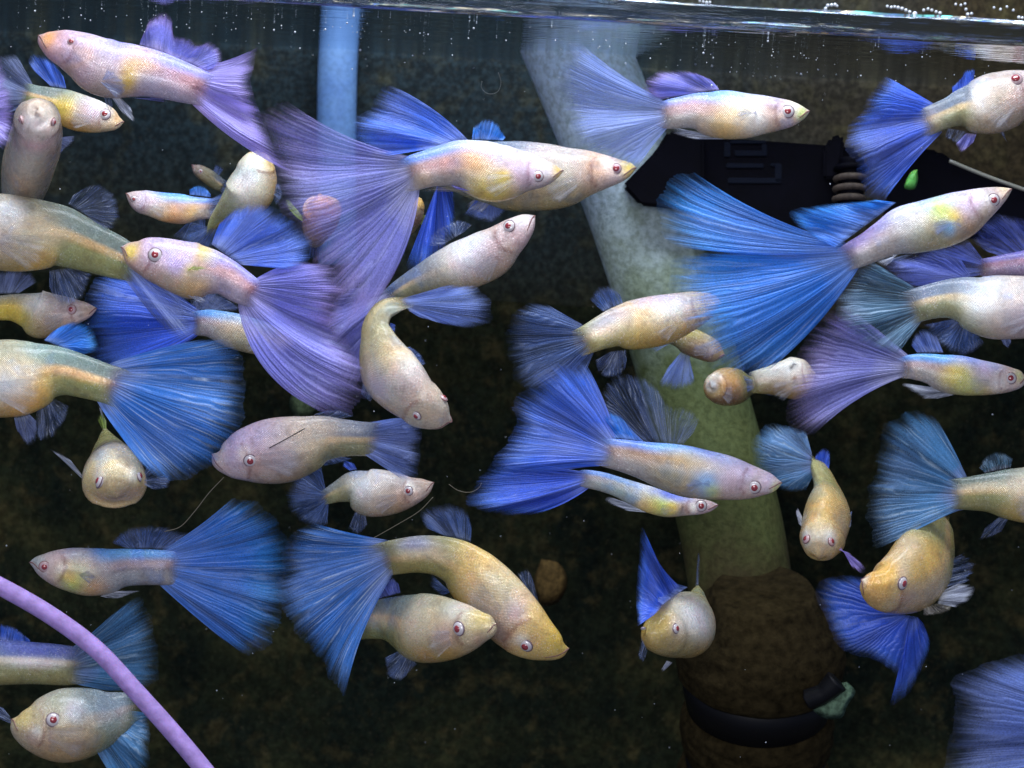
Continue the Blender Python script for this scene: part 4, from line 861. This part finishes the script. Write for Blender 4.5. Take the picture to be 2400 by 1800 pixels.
guppy('smaller male with a lime green patch tucked under the turquoise backed male', 'K',
  [(1748,1195,1748,1206),(1710,1175,1710,1235),(1640,1160,1640,1258),(1540,1150,1540,1268),(1430,1120,1420,1278),(1320,1080,1300,1250),(1220,1050,1200,1205),(1120,1020,1100,1150),(1000,985,990,1110),(880,970,880,1082),(830,975,840,1065)],
  'm', (60, 40), 0, eyes=[(1640,1205,38)], marks=[(1380,1180,75,'lime',1),(1330,1070,70,'wht',.7,2),(1430,1130,38,'blu',.9,3),(1510,1215,26,'dark',.9,.5),(1585,1220,26,'wht',.9,.6),(1450,1215,35,'yel',.8),(1130,1100,100,'teal',.4,2),(1300,1220,60,'gold',.6)],
  fins=[(T_,(855,972),(872,1078),[(390,880),(280,950),(235,1030),(165,1185),(280,1238),(420,1258),(600,1245)],'cobalt',dict(b=(-.04,.10),n=26,jag=.05)),
        (A_,(1290,1248),(1220,1215),[(1150,1235),(1020,1160),(1030,1148),(1120,1170)],'white',dict(n=5,z=-20))])
guppy('plump mauve headed female with black streak on her back facing left', 'J',
  [(118,645,120,665),(140,620,145,720),(220,560,210,785),(320,495,310,812),(430,450,420,822),(550,430,540,810),(660,422,640,762),(760,425,740,697),(860,445,850,667),(960,460,960,660),(1060,467,1070,665),(1110,468,1120,668)],
  'f', (-20, 0), 20, (.75,.7,.45), eyes=[(335,688,38)], marks=[(300,600,150,'lil',.75,1.5),(300,655,38,'wht',.7),(400,680,60,'rose',.6),(380,770,120,'tan',.5),(650,520,100,'cream',.5,2),(700,600,90,'cream',.4),(160,650,60,'cream',.5)], tint=(1,.97,1),
  fins=[(T_,(1085,465),(1090,665),[(1180,440),(1270,440),(1312,500),(1300,600),(1290,720),(1270,800),(1210,795)],'dusty',dict(n=22)),
        (D_,(700,422),(860,445),[(780,398),(860,400),(930,430)],'clear',dict(n=8)),(A_,(760,690),(850,665),[(760,720),(860,700),(930,675)],'smoke',dict(n=6))])
guppy('small silver bellied female facing right under the mauve headed female', 'J',
  [(1392,810,1390,820),(1350,790,1350,880),(1270,780,1280,940),(1180,755,1190,988),(1090,738,1080,1010),(1000,735,1000,1002),(930,745,930,945),(850,795,860,928),(770,850,790,938),(720,885,745,948)],
  'f', (120, 180), 0, eyes=[(1246,862,28)], marks=[(1020,830,110,'sil',.9,1.4),(1180,900,70,'brn',.6),(1080,950,100,'tan',.6),(1250,830,30,'wht',.8),(850,860,80,'oliv',.5),(1340,830,60,'tan',.5)],
  fins=[(T_,(740,875),(755,945),[(740,700),(640,740),(560,860),(580,980),(680,1060),(780,1060)],'smoke',{}),(D_,(950,738),(910,745),[(930,700),(880,688),(865,715)],'cobalt',dict(n=5)),
        (A_,(1000,1000),(950,960),[(1010,1060),(950,1110),(900,1080)],'clear',{})])
guppy('round bodied fish facing the camera head on with a yellow forehead at the left', 'I',
  [(752,1135,35,30,-15),(750,1110,100,110,0),(748,1070,165,170,40),(742,1035,200,203,110),(735,985,215,200,200),(722,915,170,155,300),(705,840,110,105,390),(693,780,62,62,470),(684,735,30,32,540),(680,710,14,14,580)],
  'g', (-140, 0), cstyle=True, eyes=[(642,1045,46,'s',False),(902,1010,40,'s',False)], marks=[(775,1000,135,'yel',1),(760,860,150,'wht',.5),(760,1180,140,'tan',.7),(640,1000,30,'wht',.6)], tint=(1,1.02,1.05),
  fins=[(PC,(555,1050),(530,1000),[(460,960),(340,850),(325,838),(380,860),(450,900)],'white',dict(n=6,tilt=100,wave=.02)),(PC,(930,1010),(935,1070),[(965,910),(1020,960),(1100,1020),(1090,1080),(1000,1100)],'clear',dict(n=10,tilt=60)),
        (D_,(690,720),(670,720),[(640,560),(650,540),(665,600)],'white',dict(n=4)),(T_,(670,720),(690,730),[(630,640),(660,600),(690,650)],'lime',dict(n=6))])
guppy('slim male with sky blue stripe facing left above the lilac hose', 'M',
  [(179,424,181,436),(205,395,215,470),(270,368,265,525),(350,348,345,575),(440,340,430,608),(540,343,530,630),(640,344,630,618),(740,346,730,577),(850,350,850,566),(960,354,960,566),(1060,360,1040,570),(1110,365,1080,580)],
  'm', (-20, 40), 0, eyes=[(266,455,34,'p')], marks=[(780,378,40,'sky',1,5),(450,520,75,'lime',.7),(415,510,35,'yel',.8),(560,580,65,'ora',.75),(500,430,90,'cream',.5),(850,440,30,'pink',.7,5),(370,465,25,'wht',.8),(215,420,50,'teal',.4),(350,400,60,'rose',.35),(800,520,120,'slate',.5,2)],
  fins=[(T_,(1085,350),(1050,575),[(1370,60),(1520,90),(1640,190),(1690,330),(1700,500),(1690,650),(1630,800),(1560,910),(1460,960),(1360,910)],'sky',dict(b=(-.06,.02),n=36,jag=.05)),
        (D_,(980,350),(760,346),[(1140,262),(1060,240),(980,215),(860,212),(740,240),(665,310)],'smoke',dict(n=13)),
        (A_,(700,600),(600,630),[(840,600),(780,620),(700,645),(640,642)],'white',dict(n=5))],
  pect=((430,470),(440,520),[(540,560),(570,520),(530,470)],'clear',dict(z=-20,tilt=-90)))
guppy('large golden fish arched like a bow with its yellow head pointing down right', 'N',
  [(1868,938,1866,952),(1852,895,1800,998),(1805,820,1680,1006),(1740,735,1560,985),(1660,630,1440,915),(1570,520,1330,800),(1470,425,1250,720),(1370,350,1195,640),(1260,300,1150,560),(1140,275,1070,508),(1000,268,970,490),(860,285,870,498),(740,310,760,520),(690,325,720,540)],
  'g', (-30, -10), 28, (.75,.7,.45), eyes=[(1612,928,44)], marks=[(1700,780,110,'gold',.9,1.4),(1800,900,70,'yel',.5),(1290,430,120,'gold',.85),(1000,370,40,'cream',.9,4),(1000,440,50,'oliv',.7,4),(950,285,35,'blu',.45,3),(1450,860,90,'rose',.7),(1500,600,120,'cream',.4,2),(1540,740,60,'lil',.4),(1590,880,35,'wht',.6)],
  fins=[(T_,(680,310),(705,545),[(370,200),(270,235),(200,340),(190,470),(140,600),(210,730),(290,850),(390,980),(460,1100),(545,1192)],'pale',dict(b=(-.04,-.10),n=34,jag=.05)),
        (D_,(1285,305),(1130,270),[(1290,210),(1260,130),(1180,85),(1080,88),(990,130),(1010,220)],'smoke',dict(n=14)),
        (PC,(1640,620),(1700,690),[(1560,490),(1620,470),(1660,540),(1680,640)],'clear',dict(z=40,n=6)),
        (PV,(1200,640),(1180,600),[(1050,500),(1040,560),(1110,630)],'smoke',dict(z=60))])
guppy('pale plump female with black ringed red eye overlapping the arched golden fish', 'N',
  [(1437,792,1435,808),(1418,752,1418,860),(1350,722,1360,908),(1260,680,1280,965),(1160,645,1170,1012),(1060,620,1070,1030),(960,612,970,1022),(870,620,880,955),(780,640,790,898),(690,660,690,888),(600,680,600,892),(520,700,530,892)],
  'fy', (-190, 90), 0, (.7,.65,.4), eyes=[(1210,826,44)], marks=[(1100,870,65,'rose',.8),(1350,760,80,'yel',.35),(960,790,120,'cream',.6),(800,700,90,'slate',.35,2),(1200,730,80,'wht',.35),(1340,890,40,'red',.35),(700,770,50,'cream',.5,3)], tint=(1,.98,.95),
  fins=[(T_,(520,700),(530,892),[(350,620),(280,760),(340,920)],'smoke',{}),(D_,(865,612),(740,645),[(850,550),(810,520),(760,540),(700,580),(690,620)],'dblue',dict(n=8)),
        (A_,(950,1020),(870,950),[(960,1040),(850,1135),(790,1100),(770,1000)],'clear',dict(n=9))])
guppy('big mouthed pale fish facing left in the bottom left corner below the hose', 'M',
  [(70,1358,75,1388),(95,1322,100,1455),(170,1280,165,1540),(270,1225,255,1605),(380,1185,370,1630),(480,1175,480,1607),(580,1178,560,1565),(680,1190,640,1505),(780,1205,740,1410),(870,1240,850,1345)],
  'fy', (-170, -80), 0, (.75,.7,.45), eyes=[(318,1370,42)], marks=[(130,1370,75,'yel',.35),(220,1480,70,'tan',.6),(460,1340,60,'sil',.7),(650,1290,160,'slate',.7,1.5),(330,1560,110,'tan',.5),(500,1500,100,'tan',.5),(220,1450,28,'wht',.6),(190,1490,30,'rose',.6)], tint=(.93,.93,.93),
  fins=[(T_,(850,1270),(640,1480),[(890,1330),(885,1500),(872,1660),(780,1710),(660,1690),(605,1580)],'tealb',dict(n=18)),
        (PC,(60,1350),(80,1400),[(20,1300),(-80,1260),(-60,1330),(10,1370)],'clear',dict(z=40))])
guppy('peduncle and tail of a fish entering from the left edge behind the hose', 'M',
  [(-700,1000,-700,1030),(-600,900,-600,1150),(-400,860,-400,1200),(-200,870,-200,1180),(0,890,0,1165),(200,905,200,1158),(400,925,400,1165),(540,950,540,1150)],
  'f', (50, 50), 0, marks=[(200,930,60,'blu',.75,4),(200,1025,26,'wht',.9,6),(200,1110,50,'oliv',.7,5)],
  fins=[(T_,(520,940),(520,1165),[(600,820),(720,700),(820,650),(870,760),(915,930),(930,1120),(820,1190),(660,1200)],'tealb',dict(n=26)),(D_,(-30,890),(180,925),[(-20,790),(90,820),(180,890)],'blue',{})])
guppy('small fish with pinkish eye and yellow rear half hidden at the left edge', 'E',
  [(622,885,620,905),(580,860,585,945),(500,835,510,990),(420,810,420,1030),(340,790,330,1070),(250,775,250,1085),(170,790,180,1020),(80,800,80,975),(0,810,0,970),(-100,820,-100,960)],
  'f', (100, 120), 0, eyes=[(462,900,32,'p')], marks=[(60,910,90,'yel',.7,2),(240,860,80,'wht',.85),(420,930,60,'rose',.6),(300,1000,80,'brn',.45),(560,900,50,'tan',.5)],
  fins=[(D_,(120,795),(-20,800),[(240,720),(210,670),(100,640),(-60,660)],'grey',{}),(T_,(-100,820),(-100,960),[(-250,760),(-300,900),(-220,1010)],'smoke',{})])
guppy('gold bellied female at the left edge spreading a round cornflower blue fan tail', 'I',
  [(-420,350,-420,400),(-380,280,-370,480),(-280,200,-270,580),(-150,145,-150,632),(0,128,0,634),(120,126,130,622),(230,135,240,575),(340,160,340,508),(440,190,430,490),(560,235,540,507),(680,280,660,535),(790,312,730,560),(850,345,790,590)],
  'fy', (-130, -130), 0, (.65,.6,.35), marks=[(230,470,110,'gold',.85),(60,420,110,'sil',.8),(150,340,90,'cream',.6),(500,350,30,'ora',.7,6),(130,560,90,'ora',.5),(300,200,100,'teal',.25,2),(780,430,80,'mauve',.5)],
  fins=[(T_,(840,318),(740,575),[(1290,130),(1440,145),(1530,235),(1556,400),(1542,560),(1500,720),(1410,870),(1270,965),(1120,1015),(960,970),(870,850)],'pale',dict(b=(.04,.06),n=38,jag=.03)),
        (D_,(285,132),(440,192),[(350,65),(450,15),(560,28),(625,110),(620,200),(540,225)],'sky',dict(n=12)),
        (A_,(340,505),(240,575),[(450,560),(420,640),(330,760),(260,780),(230,680)],'clear',dict(n=10)),(PV,(90,630),(190,610),[(110,720),(190,812),(240,760),(240,660)],'grey',dict(n=7))])
guppy('lavender tail and body slipping out of the frame at the far left edge', 'A',
  [(-900,700,-900,720),(-800,620,-800,800),(-600,580,-600,850),(-400,600,-400,800),(-250,620,-250,760),(-150,640,-150,750)],
  'mp', (-240, -240), 0, fins=[(T_,(-150,640),(-150,750),[(-60,300),(0,400),(40,520),(75,640),(85,760),(65,880),(10,960)],'mauve',{})])
guppy('yellow fish seen from above diving with its flat head down right of the pipe', 'L',
  [(850,1255,915,1257),(790,1218,985,1228),(765,1155,1030,1162),(762,1080,1060,1100),(775,1015,1085,1000),(800,950,1075,920),(840,880,1040,850),(850,800,1000,790),(835,720,960,720),(820,640,910,665),(815,580,850,600)],
  'g', (-20, 180), 78, (.85,.8,.55), eyes=[(800,1142,32,'p',False),(965,1158,32,'p',False)], marks=[(870,1080,110,'cream',.7),(960,980,110,'gold',.7),(870,1170,80,'cream',.5),(840,740,70,'oliv',.6,2),(965,1158,35,'wht',.8),(795,1138,35,'wht',.8),(790,1000,60,'slate',.4)],
  fins=[(T_,(812,540),(840,650),[(800,450),(700,420),(580,400),(490,470),(470,610),(540,740),(680,830),(800,820)],'tealb',dict(n=24,tilt=60)),
        (D_,(862,660),(940,725),[(860,600),(905,560),(948,570),(955,640)],'cobalt',dict(n=6)),(PC,(985,1205),(1020,1185),[(1080,1230),(1185,1340),(1175,1365),(1100,1330)],'mauve',dict(n=5,tilt=-30,wave=.03)),
        (PC,(775,1000),(770,1060),[(745,940),(735,960),(750,1040)],'white',dict(n=4)),(PC,(1075,980),(1060,1080),[(1098,960),(1092,1060)],'clear',dict(n=4))])
guppy('largest orange gold fish on the right diving left with its head down', 'L',
  [(1165,1395,1172,1430),(1180,1350,1210,1500),(1235,1320,1310,1580),(1295,1255,1450,1602),(1355,1188,1590,1565),(1415,1118,1680,1470),(1475,1060,1722,1330),(1535,1005,1742,1180),(1600,965,1742,1060),(1660,940,1738,985)],
  'g', (-150, 60), 50, (.8,.75,.55), eyes=[(1428,1430,44,'s',False)], marks=[(1230,1440,90,'ora',.45),(1430,1400,45,'wht',.75),(1330,1350,80,'gold',.8),(1500,1220,120,'rose',.4),(1580,1300,90,'gold',.8,2),(1650,1040,80,'oliv',.6,2),(1450,1560,120,'tan',.6),(1172,1400,32,'wht',.6),(1600,1480,90,'tan',.4)],
  fins=[(T_,(1430,1570),(1560,1590),[(1290,1450),(1150,1400),(1000,1395),(910,1440),(895,1530),(940,1650),(1000,1800),(1120,1890),(1290,1930),(1420,2060),(1350,2190),(1450,2130),(1560,1950),(1600,1800),(1560,1690)],'cobalt',dict(n=24,tilt=80,z=140)),
        (PC,(1680,1480),(1650,1560),[(1800,1425),(1890,1460),(1870,1520),(1770,1585)],'white',dict(n=6)),(PC,(1705,1290),(1690,1460),[(1830,1230),(1880,1330),(1850,1420)],'clear',dict(n=12,jag=.2)),
        (PV,(1560,1590),(1640,1560),[(1560,1640),(1700,1620),(1760,1580)],'gold',dict(n=6))])
guppy('fish leaving the right edge with a broad misty teal tail brushing the orange gold fish', 'L',
  [(2700,820,2700,840),(2600,740,2600,950),(2450,690,2450,1040),(2300,672,2300,1050),(2180,680,2180,1032),(2080,692,2080,1005),(1980,715,1980,970),(1860,738,1860,957),(1770,750,1770,950),(1700,760,1700,945)],
  'fy', (-20, -60), 0, marks=[(1950,800,26,'cream',.8,6),(2180,830,90,'cream',.7),(1950,900,60,'oliv',.6,4),(2150,980,80,'gold',.4)], dim=.85,
  fins=[(T_,(1735,735),(1735,965),[(1680,470),(1640,360),(1540,330),(1410,370),(1320,480),(1290,620),(1240,780),(1210,880),(1240,1020),(1290,1180),(1400,1140),(1560,1000)],'tealb',dict(n=34,b=(.05,0),jag=.07)),
        (D_,(2125,680),(1960,715),[(2140,620),(2060,578),(1970,605),(1920,680)],'teal',dict(n=9)),
        (A_,(2110,1012),(2050,1000),[(2060,1100),(1930,1145),(1950,1080)],'clear',dict(n=6))])
guppy('white bellied round fish facing the camera with a blue tail tip above it', 'O',
  [(262,735,20,18,0),(278,738,60,58,20),(310,738,105,92,70),(365,725,142,125,140),(425,705,165,150,220),(470,690,172,142,300),(492,665,150,122,380),(504,625,105,92,450),(512,575,66,60,520),(518,530,36,34,580),(520,500,12,12,620)],
  'g', (-60, 0), cstyle=True, eyes=[(238,712,15,'s',False),(410,715,27,'s',False)], marks=[(410,712,38,'wht',.9),(330,720,90,'yel',.35),(420,780,110,'brn',.6),(520,650,110,'wht',.7),(400,620,110,'cream',.7),(430,830,100,'oliv',.5)], tint=(1.0,1.04,1.15),
  fins=[(T_,(430,500),(300,640),[(330,400),(270,290),(240,200),(222,350),(207,540),(212,700)],'cobalt',dict(n=16,z=-120,jag=.03,wave=.05)),(PV,(470,500),(340,590),[(400,480),(330,490),(310,570)],'dusty',dict(n=6,z=-100)),
        (D_,(525,495),(510,495),[(530,340),(525,320),(515,400)],'clear',dict(n=3)),(A_,(390,890),(360,880),[(340,940),(330,930)],'white',dict(n=3)),(PC,(230,760),(260,830),[(210,860),(240,890)],'clear',dict(n=3))])
guppy('nearest fish almost wholly off the lower right edge showing a broad blue lavender tail', 'O',
  [(3600,1250,3600,1270),(3500,1150,3500,1400),(3300,1080,3300,1480),(3000,1100,3000,1450),(2800,1150,2800,1400),(2650,1170,2650,1380)],
  'm', (-300, -300), 0, fins=[(T_,(2650,1170),(2650,1380),[(2420,820),(2280,850),(2130,880),(2000,930),(1880,1000),(1893,1110),(1872,1240),(1838,1430),(1860,1580),(2050,1700)],'dusty',dict(n=36,jag=.02))])
guppy('short ochre bellied fish with white edged nose under the torn blue tail', 'G',
  [(1288,1385,1292,1412),(1296,1320,1305,1470),(1345,1285,1350,1515),(1410,1275,1415,1525),(1475,1290,1480,1505),(1540,1330,1545,1455),(1610,1350,1610,1430)],
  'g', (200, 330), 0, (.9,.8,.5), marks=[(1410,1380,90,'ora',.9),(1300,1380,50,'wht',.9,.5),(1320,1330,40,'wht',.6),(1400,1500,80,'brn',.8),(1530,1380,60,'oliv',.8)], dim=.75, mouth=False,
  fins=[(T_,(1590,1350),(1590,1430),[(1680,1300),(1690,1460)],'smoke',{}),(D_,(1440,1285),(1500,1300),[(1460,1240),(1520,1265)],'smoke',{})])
guppy('pale fish with small black dots facing right behind the lavender veil tail', 'G',
  [(1960,1300,1960,1330),(1900,1220,1920,1430),(1840,1205,1830,1480),(1760,1235,1740,1468),(1680,1270,1650,1450),(1600,1290,1590,1445),(1540,1310,1540,1440)],
  'g', (260, 260), 0, marks=[(1700,1310,70,'wht',.6,3),(1800,1280,90,'wht',.6),(1830,1250,14,'dark',1),(1812,1280,14,'dark',1),(1832,1262,10,'dark',1),(1826,1340,16,'brn',1),(1700,1420,90,'brn',.5)], dim=.85, mouth=False,
  fins=[(T_,(1545,1360),(1545,1415),[(1440,1300),(1400,1400),(1450,1480)],'smoke',{}),(D_,(1720,1260),(1650,1300),[(1680,1220),(1620,1250)],'smoke',{})])
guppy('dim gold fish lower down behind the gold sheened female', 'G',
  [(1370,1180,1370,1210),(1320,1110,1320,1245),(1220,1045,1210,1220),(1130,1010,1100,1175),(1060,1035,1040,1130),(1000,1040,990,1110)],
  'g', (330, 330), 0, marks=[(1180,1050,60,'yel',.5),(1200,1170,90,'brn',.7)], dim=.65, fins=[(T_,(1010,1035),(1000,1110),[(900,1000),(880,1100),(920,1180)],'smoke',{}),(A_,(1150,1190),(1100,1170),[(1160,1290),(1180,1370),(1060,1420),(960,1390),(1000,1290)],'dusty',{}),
        (D_,(1120,1010),(1060,1035),[(1000,960),(960,1000)],'smoke',{})])
